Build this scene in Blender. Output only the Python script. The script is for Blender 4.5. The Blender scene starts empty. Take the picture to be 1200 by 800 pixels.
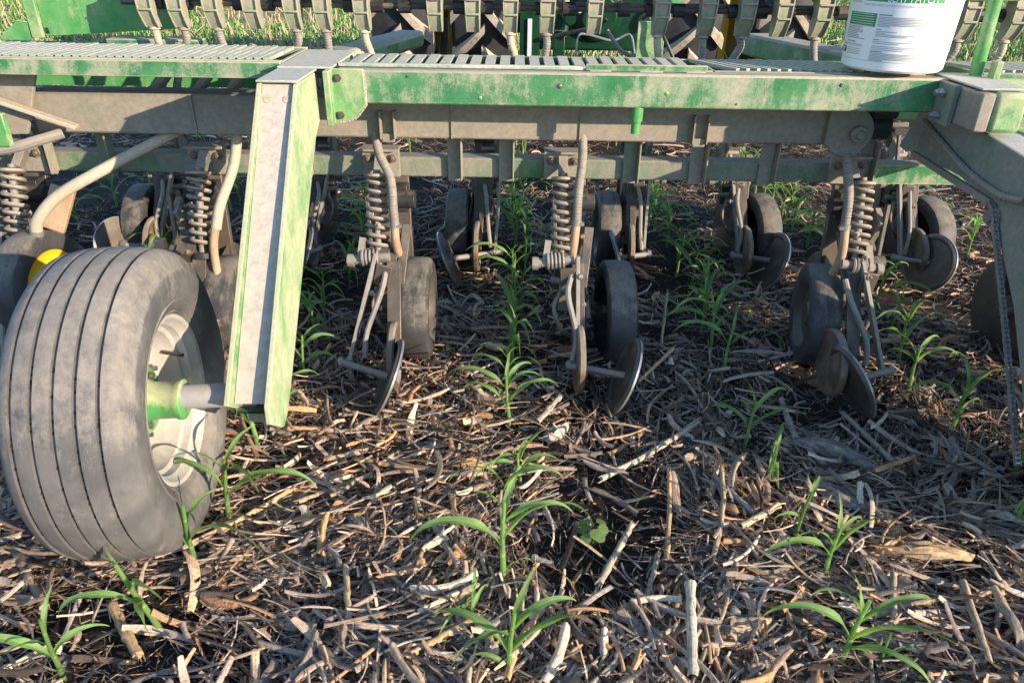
import bpy, math, random
import numpy as np
from mathutils import Vector, Matrix, noise
random.seed(7); np.random.seed(7)
R = math.radians; PI = math.pi
SC = bpy.context.scene; COL = SC.collection

# ------------------------------------------------------------------ camera
cam = bpy.data.cameras.new("camera"); co = bpy.data.objects.new("camera", cam); COL.objects.link(co)
cam.sensor_width = 36.0; cam.lens = 870 / 1200 * 36; cam.clip_start = 0.02; cam.clip_end = 2000
co.matrix_world = Matrix.Translation((0, 0, 1.33)) @ Matrix.Rotation(R(90 - 28.5), 4, 'X') @ Matrix.Rotation(R(0.9), 4, 'Z')
SC.camera = co
# ------------------------------------------------------------------ light
SUN_EL, SUN_AZ = R(15), R(126)          # azimuth clockwise from +Y
w = bpy.data.worlds.new("World"); SC.world = w; w.use_nodes = True
nt = w.node_tree; nt.nodes.clear()
sky = nt.nodes.new('ShaderNodeTexSky'); sky.sky_type = 'NISHITA'; sky.sun_disc = False
sky.sun_elevation = SUN_EL; sky.sun_rotation = SUN_AZ; sky.air_density = 1.0; sky.dust_density = 0.2; sky.ozone_density = 3.0
bg = nt.nodes.new('ShaderNodeBackground'); bg.inputs[1].default_value = 0.15
ow = nt.nodes.new('ShaderNodeOutputWorld'); nt.links.new(sky.outputs[0], bg.inputs[0]); nt.links.new(bg.outputs[0], ow.inputs[0])
sl = bpy.data.lights.new("sun", 'SUN'); sl.energy = 4.0; sl.angle = R(0.5); sl.color = (1.0, 0.79, 0.56)
so = bpy.data.objects.new("sun", sl); COL.objects.link(so)
sd = Vector((math.sin(SUN_AZ) * math.cos(SUN_EL), math.cos(SUN_AZ) * math.cos(SUN_EL), math.sin(SUN_EL)))
so.rotation_euler = sd.to_track_quat('Z', 'Y').to_euler()
SC.view_settings.view_transform = 'Standard'; SC.view_settings.look = 'None'
SC.view_settings.exposure = 1.36; SC.view_settings.gamma = 1.0

# ------------------------------------------------------------------ materials
def mat(name):
    m = bpy.data.materials.new(name); m.use_nodes = True
    n = m.node_tree; b = n.nodes['Principled BSDF']
    return m, n, b
def node(n, t, **k):
    x = n.nodes.new(t)
    for a, v in k.items(): setattr(x, a, v)
    return x
def noise_n(n, scale, detail=4, rough=.6, vec=None, stretch=None):
    x = node(n, 'ShaderNodeTexNoise'); x.inputs['Scale'].default_value = scale
    x.inputs['Detail'].default_value = detail; x.inputs['Roughness'].default_value = rough
    if vec is None:
        tc = node(n, 'ShaderNodeTexCoord'); vec = tc.outputs['Object']
    if stretch:
        mp = node(n, 'ShaderNodeMapping'); mp.inputs['Scale'].default_value = stretch
        n.links.new(vec, mp.inputs[0]); vec = mp.outputs[0]
    n.links.new(vec, x.inputs['Vector']); return x
def ramp(n, src, stops):
    r = node(n, 'ShaderNodeValToRGB'); e = r.color_ramp.elements
    while len(e) < len(stops): e.new(.5)
    for i, (p, c) in enumerate(stops):
        e[i].position = p; e[i].color = c if len(c) == 4 else (*c, 1)
    n.links.new(src, r.inputs[0]); return r
def mixc(n, f, a, b, blend='MIX'):
    m = node(n, 'ShaderNodeMix', data_type='RGBA', blend_type=blend)
    for s, v in ((0, f), (6, a), (7, b)):
        if hasattr(v, 'links'): n.links.new(v, m.inputs[s])
        elif s == 0: m.inputs[0].default_value = v
        else: m.inputs[s].default_value = (*v, 1)
    return m.outputs[2]
def math_n(n, op, a, b=None, clamp=False):
    m = node(n, 'ShaderNodeMath', operation=op); m.use_clamp = clamp
    for i, v in enumerate((a, b)):
        if v is None: continue
        if hasattr(v, 'links'): n.links.new(v, m.inputs[i])
        else: m.inputs[i].default_value = v
    return m.outputs[0]
def bump(n, b, h, strength=.3, dist=.002):
    x = node(n, 'ShaderNodeBump'); x.inputs['Strength'].default_value = strength; x.inputs['Distance'].default_value = dist
    n.links.new(h, x.inputs['Height']); n.links.new(x.outputs[0], b.inputs['Normal'])

def dusty(name, base, base2, dust, amount, rough=.6, topdust=.5, fine=26, metallic=0, dustcol2=None, seed=0.0, wear=None):
    """painted or bare metal with settled dust, blotches, streaks and chips"""
    m, n, b = mat(name)
    tc = node(n, 'ShaderNodeTexCoord'); geo = node(n, 'ShaderNodeNewGeometry')
    mp = node(n, 'ShaderNodeMapping'); mp.inputs['Location'].default_value = (seed, seed * .7, seed * 1.3)
    n.links.new(tc.outputs['Object'], mp.inputs[0]); V = mp.outputs[0]
    big = noise_n(n, 6, 7, .70, V); med = noise_n(n, fine, 8, .76, V, (1, 1, .4)); fn = noise_n(n, 240, 3, .7, V)
    s = math_n(n, 'ADD', math_n(n, 'MULTIPLY', big.outputs[0], .75), math_n(n, 'MULTIPLY', med.outputs[0], .55))
    s = math_n(n, 'ADD', s, math_n(n, 'MULTIPLY', fn.outputs[0], .22))
    sep = node(n, 'ShaderNodeSeparateXYZ'); n.links.new(geo.outputs['Normal'], sep.inputs[0])
    up = math_n(n, 'MULTIPLY', math_n(n, 'MAXIMUM', sep.outputs[2], 0), topdust)
    s = math_n(n, 'ADD', s, math_n(n, 'ADD', up, amount - .5))
    f = ramp(n, s, [(.66, (0, 0, 0)), (.76, (.55, .55, .55)), (.90, (1, 1, 1))])
    pv = noise_n(n, 14, 4, .6, V)
    c1 = mixc(n, ramp(n, pv.outputs[0], [(.35, (0, 0, 0)), (.65, (1, 1, 1))]).outputs[0], base, base2)
    dv = noise_n(n, 55, 4, .7, V)
    d2 = dustcol2 or tuple(x * .72 for x in dust)
    dc = mixc(n, ramp(n, dv.outputs[0], [(.3, (0, 0, 0)), (.7, (1, 1, 1))]).outputs[0], d2, dust)
    c = mixc(n, f.outputs[0], c1, dc)
    # scratches and small chips
    sc_ = noise_n(n, 95, 5, .8, V, (1, 1, .18)); chips = ramp(n, sc_.outputs[0], [(.67, (0, 0, 0)), (.70, (1, 1, 1))])
    c = mixc(n, math_n(n, 'MULTIPLY', chips.outputs[0], .45), c, tuple(min(.6, x * 1.3 + .03) for x in dust))
    dk = noise_n(n, 38, 6, .8, V); dots = ramp(n, dk.outputs[0], [(.29, (1, 1, 1)), (.33, (0, 0, 0))])
    c = mixc(n, math_n(n, 'MULTIPLY', dots.outputs[0], .5), c, tuple(x * .45 for x in base))
    if wear:
        bv = node(n, 'ShaderNodeBevel'); bv.samples = 3; bv.inputs['Radius'].default_value = .006
        dp = node(n, 'ShaderNodeVectorMath', operation='DOT_PRODUCT'); n.links.new(bv.outputs[0], dp.inputs[0]); n.links.new(geo.outputs['Normal'], dp.inputs[1])
        e = math_n(n, 'SUBTRACT', 1.0, dp.outputs['Value']); e = math_n(n, 'MULTIPLY', e, math_n(n, 'MULTIPLY', med.outputs[0], 14.0), True)
        e = ramp(n, e, [(.30, (0, 0, 0)), (.55, (1, 1, 1))]); c = mixc(n, math_n(n, 'MULTIPLY', e.outputs[0], .8), c, wear)
    n.links.new(c, b.inputs['Base Color'])
    rr = node(n, 'ShaderNodeMapRange'); rr.inputs[3].default_value = rough * .75; rr.inputs[4].default_value = .92
    n.links.new(f.outputs[0], rr.inputs[0]); n.links.new(rr.outputs[0], b.inputs['Roughness'])
    b.inputs['Metallic'].default_value = metallic
    b.inputs['Specular IOR Level'].default_value = .35
    bump(n, b, math_n(n, 'ADD', s, math_n(n, 'MULTIPLY', fn.outputs[0], .5)), .4, .002)
    return m
GREEN = (.028, .15, .062); GREEN2 = (.07, .215, .10); DUST = (.40, .375, .30)
M = {}
M['green'] = dusty('green_paint_dusty', GREEN, GREEN2, DUST, .43, .45, .55, wear=(.42, .36, .27))
M['green_faded'] = dusty('green_paint_faded', (.055, .20, .07), (.15, .32, .13), (.40, .43, .28), .47, .5, .5, seed=3, wear=(.44, .38, .27))
M['green_lit'] = dusty('green_paint_sunlit', (.05, .24, .07), (.11, .30, .11), (.40, .42, .26), .36, .4, .4, seed=5)  # less dusty, brighter copy of the green, with sunlight put into the colour
M['flange'] = dusty('dusty_sunlit_green_flange', (.09, .27, .10), (.20, .34, .16), (.42, .44, .30), .52, .5, .3, fine=12, seed=31, wear=(.46, .44, .30))  # dusty green made paler: the sun on this side is in the colour
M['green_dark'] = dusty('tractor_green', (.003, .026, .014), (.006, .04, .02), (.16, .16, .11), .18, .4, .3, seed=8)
M['taupe'] = dusty('dust_coated_steel', (.20, .19, .155), (.14, .17, .12), (.28, .255, .22), .62, .7, .3, seed=2)
M['taupe_green'] = dusty('dust_coated_green_steel', (.045, .15, .065), (.07, .17, .085), (.245, .235, .205), .53, .6, .2, seed=9)
M['arm'] = dusty('dusty_arm_paint', (.10, .17, .11), (.14, .19, .14), (.27, .26, .235), .58, .6, .2, seed=41)
M['web'] = dusty('pale_dust_web', (.38, .35, .31), (.16, .30, .15), (.47, .43, .385), .66, .7, .1, fine=18, seed=4)
M['slat'] = dusty('walkway_dusty_slat', (.16, .26, .18), (.24, .32, .25), (.50, .49, .46), .52, .6, .3, seed=6)
M['steel'] = dusty('worn_dusty_steel', (.14, .135, .13), (.20, .19, .18), (.33, .31, .28), .45, .55, .3, metallic=.15, seed=1)
M['rust'] = dusty('rusty_steel', (.085, .06, .045), (.14, .095, .065), (.27, .23, .19), .40, .7, .3, seed=7)
M['cast'] = dusty('worn_cast_iron', (.075, .068, .062), (.12, .10, .085), (.22, .20, .17), .32, .5, .2, metallic=.25, seed=11)
M['spring'] = dusty('dusty_spring_steel', (.12, .105, .09), (.18, .155, .125), (.34, .30, .25), .42, .5, .5, seed=12)
M['rubber_pale'] = dusty('weathered_dusty_tyre', (.075, .076, .082), (.12, .118, .122), (.26, .24, .215), .37, .8, .25, fine=40, seed=13)
M['rubber'] = dusty('dark_dusty_tyre', (.035, .036, .04), (.055, .055, .058), (.22, .20, .17), .32, .75, .25, fine=34, seed=14)
M['rubber_tractor'] = dusty('tractor_tyre_mud', (.018, .02, .028), (.03, .033, .042), (.20, .18, .165), .30, .8, .1, fine=12, seed=15)
M['lug'] = dusty('tractor_lug_dust', (.20, .175, .15), (.12, .11, .10), (.46, .40, .33), .55, .8, .3, fine=16, seed=16)
M['silver'] = dusty('dusty_silver_rim', (.46, .46, .46), (.38, .38, .375), (.50, .475, .44), .44, .4, .2, metallic=.2, seed=17)
M['yellow'] = dusty('yellow_rim_paint', (.75, .50, .02), (.68, .42, .02), (.46, .34, .14), .26, .45, .3, seed=18)
M['spindle'] = dusty('pale_steel_spindle', (.30, .30, .33), (.36, .355, .37), (.40, .37, .34), .36, .4, .2, metallic=.2, seed=51)
M['hose_beige'] = dusty('beige_hose', (.38, .34, .26), (.33, .30, .23), (.46, .41, .33), .5, .6, .2, seed=19)
M['hose_grey'] = dusty('grey_corrugated_hose', (.15, .145, .14), (.20, .19, .18), (.31, .28, .245), .42, .6, .3, seed=20)
M['pipe_rust'] = dusty('tan_rusty_pipe', (.36, .23, .14), (.30, .20, .13), (.46, .36, .26), .42, .7, .3, seed=21)
M['chain'] = dusty('steel_chain', (.30, .30, .31), (.42, .42, .43), (.30, .28, .25), .2, .35, .2, metallic=.6, seed=22)
M['cup'] = dusty('seed_cup_dusty', (.17, .22, .14), (.12, .20, .11), (.36, .33, .27), .50, .6, .3, seed=23)
M['black'] = dusty('black_parts', (.02, .02, .022), (.04, .04, .04), (.16, .14, .12), .2, .6, .3, seed=24)
def plain(name, c, rough=.5, spec=.5):
    m, n, b = mat(name)
    nn = noise_n(n, 30, 4); r = ramp(n, nn.outputs[0], [(.3, tuple(x * .93 for x in c)), (.7, c)])
    n.links.new(r.outputs[0], b.inputs['Base Color']); b.inputs['Roughness'].default_value = rough
    b.inputs['Specular IOR Level'].default_value = spec
    return m
M['bucket'] = plain('white_plastic', (.82, .83, .85), .38)
M['bucket'].node_tree.nodes['Principled BSDF'].inputs['Subsurface Weight'].default_value = .0
M['ink_green'] = plain('label_green', (.03, .28, .09), .4)
M['ink_grey'] = plain('label_grey_print', (.36, .38, .42), .4)
M['ink_navy'] = plain('label_navy_print', (.05, .06, .12), .4)
M['ink_white'] = plain('label_white_print', (.80, .82, .82), .4)
M['ink_pale'] = plain('label_pale_print', (.58, .60, .68), .4)
M['blue_tag'] = plain('pale_strap', (.45, .50, .56), .5)

def mat_soil():
    m, n, b = mat('dark_field_soil')
    tc = node(n, 'ShaderNodeTexCoord'); V = tc.outputs['Object']
    a = noise_n(n, 5, 6, .65, V); c = noise_n(n, 60, 6, .75, V); d = noise_n(n, 400, 3, .7, V)
    col = ramp(n, c.outputs[0], [(.3, (.014, .011, .010)), (.55, (.036, .029, .025)), (.75, (.085, .066, .052))])
    far = noise_n(n, 1.3, 8, .75, V, (1, .35, 1))
    fcol = ramp(n, far.outputs[0], [(.38, (.075, .12, .03)), (.5, (.16, .17, .06)), (.62, (.34, .27, .15))])
    sep = node(n, 'ShaderNodeSeparateXYZ'); n.links.new(V, sep.inputs[0])
    mr = node(n, 'ShaderNodeMapRange'); mr.inputs[1].default_value = 7; mr.inputs[2].default_value = 12
    n.links.new(sep.outputs[1], mr.inputs[0])
    n.links.new(mixc(n, mr.outputs[0], col.outputs[0], fcol.outputs[0]), b.inputs['Base Color'])
    b.inputs['Roughness'].default_value = .95; b.inputs['Specular IOR Level'].default_value = .15
    h = math_n(n, 'ADD', c.outputs[0], math_n(n, 'MULTIPLY', d.outputs[0], .35))
    bump(n, b, h, .9, .012)
    return m
M['soil'] = mat_soil()
def mat_attr(name, rough=.8, transl=.0, streak=True, tint=None):
    m, n, b = mat(name)
    at = node(n, 'ShaderNodeAttribute'); at.attribute_name = 'Col'
    c = at.outputs['Color']
    tc = node(n, 'ShaderNodeTexCoord')
    s = noise_n(n, 130, 4, .7, tc.outputs['Object'])
    r = ramp(n, s.outputs[0], [(.28, (.50, .47, .44)), (.5, (.95, .95, .95)), (.72, (1.28, 1.25, 1.2))])
    c = mixc(n, 1.0, c, r.outputs[0], 'MULTIPLY')
    fa = node(n, 'ShaderNodeAttribute'); fa.attribute_name = 'fib'
    fn = node(n, 'ShaderNodeTexNoise'); fn.inputs['Scale'].default_value = 1.0; fn.inputs['Detail'].default_value = 3; fn.inputs['Roughness'].default_value = .65
    n.links.new(fa.outputs['Vector'], fn.inputs['Vector'])
    fr = ramp(n, fn.outputs[0], [(.30, (.42, .40, .38)), (.48, (.95, .95, .95)), (.68, (1.35, 1.3, 1.25))])
    c = mixc(n, 1.0, c, fr.outputs[0], 'MULTIPLY')
    n.links.new(c, b.inputs['Base Color']); b.inputs['Roughness'].default_value = rough
    b.inputs['Specular IOR Level'].default_value = .25
    if transl:
        t = node(n, 'ShaderNodeBsdfTranslucent'); n.links.new(c, t.inputs[0])
        mx = node(n, 'ShaderNodeMixShader'); mx.inputs[0].default_value = transl
        out = n.nodes['Material Output']
        n.links.new(b.outputs[0], mx.inputs[1]); n.links.new(t.outputs[0], mx.inputs[2]); n.links.new(mx.outputs[0], out.inputs[0])
    bump(n, b, math_n(n, 'ADD', s.outputs[0], fn.outputs[0]), .5, .002)
    return m
M['straw'] = mat_attr('weathered_corn_residue', .78, .12)
def mat_leaf():
    m, n, b = mat('young_corn_leaf')
    uv = node(n, 'ShaderNodeUVMap'); sep = node(n, 'ShaderNodeSeparateXYZ'); n.links.new(uv.outputs[0], sep.inputs[0])
    d = math_n(n, 'ABSOLUTE', math_n(n, 'SUBTRACT', sep.outputs[1], .5))
    rib = ramp(n, d, [(.0, (1, 1, 1)), (.07, (0, 0, 0))])
    wv = node(n, 'ShaderNodeTexWave', bands_direction='Y'); wv.inputs['Scale'].default_value = 4.5; wv.inputs['Distortion'].default_value = .4
    n.links.new(uv.outputs[0], wv.inputs[0])
    ns = noise_n(n, 22, 4, .6); oi = node(n, 'ShaderNodeObjectInfo')
    c = ramp(n, ns.outputs[0], [(.3, (.10, .215, .07)), (.6, (.165, .30, .10)), (.8, (.25, .37, .14))]).outputs[0]
    c = mixc(n, math_n(n, 'MULTIPLY', wv.outputs['Fac'], .22), c, (.15, .30, .07))
    c = mixc(n, rib.outputs[0], c, (.26, .42, .14))
    tip = ramp(n, sep.outputs[0], [(.86, (0, 0, 0)), (1, (1, 1, 1))])
    c = mixc(n, math_n(n, 'MULTIPLY', tip.outputs[0], .6), c, (.42, .34, .12))
    dn = noise_n(n, 70, 5, .75); c = mixc(n, math_n(n, 'MULTIPLY', ramp(n, dn.outputs[0], [(.5, (0, 0, 0)), (.72, (1, 1, 1))]).outputs[0], .45), c, (.30, .29, .20))
    hsv = node(n, 'ShaderNodeHueSaturation'); n.links.new(c, hsv.inputs['Color'])
    n.links.new(math_n(n, 'ADD', math_n(n, 'MULTIPLY', oi.outputs['Random'], .5), .78), hsv.inputs['Value'])
    c = hsv.outputs[0]
    n.links.new(c, b.inputs['Base Color']); b.inputs['Roughness'].default_value = .45; b.inputs['Specular IOR Level'].default_value = .35
    t = node(n, 'ShaderNodeBsdfTranslucent'); c2 = mixc(n, 1.0, c, (1.9, 2.0, .7), 'MULTIPLY'); n.links.new(c2, t.inputs[0])
    mx = node(n, 'ShaderNodeMixShader'); mx.inputs[0].default_value = .42
    n.links.new(b.outputs[0], mx.inputs[1]); n.links.new(t.outputs[0], mx.inputs[2]); n.links.new(mx.outputs[0], n.nodes['Material Output'].inputs[0])
    bump(n, b, wv.outputs['Fac'], .25, .001)
    return m
M['leaf'] = mat_leaf()

# ------------------------------------------------------------------ mesh helpers
class G:
    def __init__(s): s.v = []; s.f = []; s.m = []; s.mats = []; s.cur = 0
    def use(s, name):
        if name not in s.mats: s.mats.append(name)
        s.cur = s.mats.index(name); return s
    def add(s, vs, fs):
        b = len(s.v); s.v += [tuple(v) for v in vs]
        for f in fs: s.f.append(tuple(i + b for i in f)); s.m.append(s.cur)
        return s
    def box(s, c, size, rot=None):
        hx, hy, hz = [d / 2 for d in size]; vs = []
        for x in (-hx, hx):
            for y in (-hy, hy):
                for z in (-hz, hz):
                    p = Vector((x, y, z)); p = (rot @ p) if rot else p; vs.append(p + Vector(c))
        return s.add(vs, [(0, 1, 3, 2), (4, 6, 7, 5), (0, 4, 5, 1), (2, 3, 7, 6), (0, 2, 6, 4), (1, 5, 7, 3)])
    def bb(s, x0, x1, y0, y1, z0, z1):
        return s.box(((x0 + x1) / 2, (y0 + y1) / 2, (z0 + z1) / 2), (x1 - x0, y1 - y0, z1 - z0))
    def bar(s, a, b, wx, wy, up=(0, 0, 1)):
        """rectangular bar from a to b"""
        a = Vector(a); b = Vector(b); d = (b - a); L = d.length; z = d / L
        x = Vector(up).cross(z)
        if x.length < 1e-3: x = Vector((1, 0, 0))
        x.normalize(); y = z.cross(x)
        rot = Matrix((x, y, z)).transposed()
        return s.box((a + b) / 2, (wx, wy, L), rot)
    def prism(s, pts, axis, a0, a1):
        """polygon in the plane normal to axis; pts are the other two coords in xyz order"""
        vs = []
        for a in (a0, a1):
            for p in pts:
                q = list(p); q.insert(axis, a); vs.append(q)
        n = len(pts)
        fs = [tuple(range(n))[::-1], tuple(range(n, 2 * n))] + [(i, (i + 1) % n, (i + 1) % n + n, i + n) for i in range(n)]
        return s.add(vs, fs)
    def tube(s, pts, r, n=10, caps=True, rfun=None, closed=False):
        P = [Vector(p) for p in pts]; N = len(P); prev = None; vs = []
        for i, p in enumerate(P):
            t = (P[min(i + 1, N - 1)] - P[max(i - 1, 0)]).normalized()
            if prev is None:
                u = t.cross(Vector((0, 0, 1)))
                if u.length < .1: u = t.cross(Vector((1, 0, 0)))
            else: u = prev - t * prev.dot(t)
            u.normalize(); prev = u; w_ = t.cross(u)
            rr = (rfun(i / (N - 1)) if rfun else 1) * (r[i] if isinstance(r, (list, tuple)) else r)
            for k in range(n):
                a = 2 * PI * k / n; vs.append(p + (u * math.cos(a) + w_ * math.sin(a)) * rr)
        fs = [(i * n + k, i * n + (k + 1) % n, (i + 1) * n + (k + 1) % n, (i + 1) * n + k) for i in range(N - 1) for k in range(n)]
        if caps: fs += [tuple(range(n))[::-1], tuple(range((N - 1) * n, N * n))]
        return s.add(vs, fs)
    def cyl(s, a, b, r, n=14): return s.tube([a, b], r, n)
    def lathe(s, prof, c, ax, n=32, wob=None, cap=True):
        """prof: (offset along axis, radius); ax: axis vector"""
        z = Vector(ax).normalized(); x = z.cross(Vector((0, 0, 1)))
        if x.length < .05: x = z.cross(Vector((0, 1, 0)))
        x.normalize(); y = z.cross(x); c = Vector(c); vs = []
        for (h, r) in prof:
            for k in range(n):
                a = 2 * PI * k / n; q = wob(a) if wob else 1
                vs.append(c + z * h + (x * math.cos(a) + y * math.sin(a)) * r * q)
        N = len(prof)
        fs = [(i * n + k, i * n + (k + 1) % n, (i + 1) * n + (k + 1) % n, (i + 1) * n + k) for i in range(N - 1) for k in range(n)]
        if cap and prof[0][1] > 0: fs.append(tuple(range(n))[::-1])
        if cap and prof[-1][1] > 0: fs.append(tuple(range((N - 1) * n, N * n)))
        return s.add(vs, fs)
    def mesh(s, name, origin=(0, 0, 0), smooth=35):
        me = bpy.data.meshes.new(name); o = Vector(origin)
        me.from_pydata([tuple(Vector(v) - o) for v in s.v], [], s.f)
        for k in (s.mats or []): me.materials.append(M[k])
        me.polygons.foreach_set('material_index', s.m)
        if smooth:
            me.polygons.foreach_set('use_smooth', [True] * len(me.polygons)); me.set_sharp_from_angle(angle=R(smooth))
        me.update(); return me
def wpos(o):
    p = Vector((0, 0, 0))
    while o: p += o.location; o = o.parent
    return p
def link(o, parent=None, at=(0, 0, 0)):
    COL.objects.link(o)
    if parent: o.parent = parent; o.location = Vector(at) - wpos(parent)
    else: o.location = at
    return o
def obj(name, g, mt=None, parent=None, at=None, bev=0, smooth=35):
    if mt and not g.mats: g.mats = [mt]
    if at is None:
        a = np.array(g.v); at = tuple((a.min(0) + a.max(0)) / 2)
    o = bpy.data.objects.new(name, g.mesh(name, at, smooth)); link(o, parent, at)
    if bev:
        b = o.modifiers.new('edge', 'BEVEL'); b.width = bev; b.segments = 2; b.limit_method = 'ANGLE'; b.angle_limit = R(40)
    return o
def thing(name, at, label=None, cat=None, group=None):
    o = bpy.data.objects.new(name, None); o.empty_display_size = .1; link(o, None, at); return tag(o, label, cat, group)
def tag(o, label=None, cat=None, group=None, kind=None):
    for k, v in (('label', label), ('category', cat), ('group', group), ('kind', kind)):
        if v: o[k] = v
    return o
def curve(pts, n=12):
    """Catmull-Rom through points"""
    P = [Vector(p) for p in pts]; P = [2 * P[0] - P[1]] + P + [2 * P[-1] - P[-2]]; out = []
    for i in range(1, len(P) - 2):
        for k in range(n):
            t = k / n; a, b, c, d = P[i - 1:i + 3]
            out.append(.5 * ((2 * b) + (c - a) * t + (2 * a - 5 * b + 4 * c - d) * t * t + (3 * b - a - 3 * c + d) * t ** 3))
    out.append(P[-2]); return out

# ------------------------------------------------------------------ ground
def gh(x, y):
    f = max(0.0, 1 - max(0, abs(y - 3.5) - 5) / 3)
    h = noise.noise(Vector((x * 1.6, y * 1.6, 0))) * .022 + noise.noise(Vector((x * 6, y * 6, 3))) * .010 + noise.noise(Vector((x * 18, y * 18, 5))) * .005
    return h * f - .006
def axis(a0, a1, d, ext, k=14):
    core = list(np.arange(a0, a1 + 1e-6, d)); o = []; s = d; p = a1
    while p < ext: s *= 1.6; p += s; o.append(p)
    lo = []; s = d; p = a0
    while p > -ext: s *= 1.6; p -= s; lo.append(p)
    return lo[::-1] + core + o
xs = axis(-3.2, 3.2, .032, 600); ys = axis(.3, 7.0, .032, 600)
vs = [(x, y, gh(x, y)) for y in ys for x in xs]; nx = len(xs)
g = G(); g.use('soil'); g.add(vs, [(j * nx + i, j * nx + i + 1, (j + 1) * nx + i + 1, (j + 1) * nx + i) for j in range(len(ys) - 1) for i in range(nx - 1)])
tag(obj('ground', g, at=(0, 0, 0), smooth=60), kind='structure')

# ------------------------------------------------------------------ corn residue (stuff)
def strips(name, pos, yaw, pitch, L, W, bend, cup, col, segs=3, across=1, twist=None, taper=.35, label=None):
    n = len(pos); S = segs + 1; A = across + 1
    t = np.linspace(-.5, .5, S)[None, :, None]; a = np.linspace(-.5, .5, A)[None, None, :]
    L = L[:, None, None]; W = W[:, None, None]; bend = bend[:, None, None]; cup = cup[:, None, None]
    tw = (np.zeros(n) if twist is None else twist)[:, None, None]
    wid = W * (1 - taper * np.abs(2 * t) ** 4) * np.random.uniform(.66, 1.14, (n, S, 1))
    th = bend * t; lx = L * t * np.sinc(th / PI); lz = -L * t * t * bend * .5
    ly0 = wid * a; lz0 = cup * W * (1 - (2 * a) ** 2) * (1 if across > 1 else 0)
    ang = tw * t; ly = ly0 * np.cos(ang) - lz0 * np.sin(ang); lz = lz + ly0 * np.sin(ang) + lz0 * np.cos(ang)
    lx = np.broadcast_to(lx, (n, S, A)); ly = np.broadcast_to(ly, (n, S, A)) + .0; lz = np.broadcast_to(lz, (n, S, A))
    side = np.random.uniform(-.25, .25, n)[:, None, None] * L * (t * t) * 2
    ly = ly + side
    cp, sp = np.cos(pitch)[:, None, None], np.sin(pitch)[:, None, None]
    rl = np.random.uniform(-.9, .9, n)[:, None, None]
    ly, lz = ly * np.cos(rl) - lz * np.sin(rl), ly * np.sin(rl) + lz * np.cos(rl)
    X = lx * cp - lz * sp; Z = lx * sp + lz * cp
    cy, sy = np.cos(yaw)[:, None, None], np.sin(yaw)[:, None, None]
    V = np.stack([X * cy - ly * sy + pos[:, 0, None, None], X * sy + ly * cy + pos[:, 1, None, None], Z + pos[:, 2, None, None]], -1).reshape(-1, 3)
    base = (np.arange(n) * S * A)[:, None, None]
    i, j = np.meshgrid(np.arange(segs), np.arange(across), indexing='ij'); q = i * A + j
    F = np.stack([q, q + 1, q + A + 1, q + A], -1).reshape(1, -1, 4) + base
    F = F.reshape(-1)
    me = bpy.data.meshes.new(name); nf = len(F) // 4
    me.vertices.add(len(V)); me.vertices.foreach_set('co', V.ravel().astype(np.float32))
    me.loops.add(len(F)); me.loops.foreach_set('vertex_index', F.astype(np.int32))
    me.polygons.add(nf); me.polygons.foreach_set('loop_start', np.arange(0, nf * 4, 4, dtype=np.int32)); me.polygons.foreach_set('loop_total', np.full(nf, 4, dtype=np.int32))
    me.polygons.foreach_set('use_smooth', np.ones(nf, dtype=bool))
    C = np.ones((n, S * A, 4)); C[:, :, :3] = col[:, None, :]; C[:, :, :3] *= np.random.uniform(.85, 1.12, (n, S * A, 1))
    at = me.color_attributes.new('Col', 'FLOAT_COLOR', 'POINT'); at.data.foreach_set('color', C.ravel().astype(np.float32))
    fb = np.zeros((n, S, A, 3)); fb[..., 0] = np.linspace(0, 1, S)[None, :, None] * (L.reshape(n, 1, 1) * 9); fb[..., 1] = np.linspace(0, 1, A)[None, None, :] * (W.reshape(n, 1, 1) * 900); fb[..., 2] = np.random.rand(n)[:, None, None] * 90
    fa = me.attributes.new('fib', 'FLOAT_VECTOR', 'POINT'); fa.data.foreach_set('vector', fb.ravel().astype(np.float32))
    me.update(); me.validate(); me.materials.append(M['straw'])
    return link(bpy.data.objects.new(name, me))
PAL = np.array([(.38, .325, .27), (.28, .245, .215), (.45, .355, .26), (.18, .155, .137), (.095, .08, .07), (.38, .245, .15), (.56, .49, .41), (.30, .27, .255), (.045, .038, .034), (.50, .31, .17)])
PW = np.array([.14, .13, .13, .12, .13, .08, .09, .08, .06, .05]); PW /= PW.sum()
ROWS = (-1.53, -.775, 0.0, .735, 1.44, 2.2, -2.3)
def scatter(n, y0, y1, power=1.3, rowclear=.0, lift=.02):
    out = []
    u = np.random.rand(n * 3)
    k = 1 - power
    ys_ = (y0 ** k + u * (y1 ** k - y0 ** k)) ** (1 / k)
    xs_ = np.random.uniform(-1, 1, n * 3) * (.74 * ys_ + .85)
    keep = np.ones(n * 3, bool)
    if rowclear:
        for r in ROWS: keep &= ~((np.abs(xs_ - r) < .055) & (np.random.rand(n * 3) < rowclear))
    # uneven cover: bare soil patches
    nz = np.array([noise.noise(Vector((x * 2.3, y * 2.3, 11))) for x, y in zip(xs_[:n * 2], ys_[:n * 2])])
    keep = keep[:n * 2] & (np.random.rand(n * 2) < np.clip(.80 + nz * 1.9, .12, 1))
    xs_, ys_ = xs_[:n * 2][keep][:n], ys_[:n * 2][keep][:n]
    z = np.array([gh(x, y) for x, y in zip(xs_, ys_)]) + np.random.rand(len(xs_)) ** 1.6 * lift
    return np.stack([xs_, ys_, z], -1)
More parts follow.
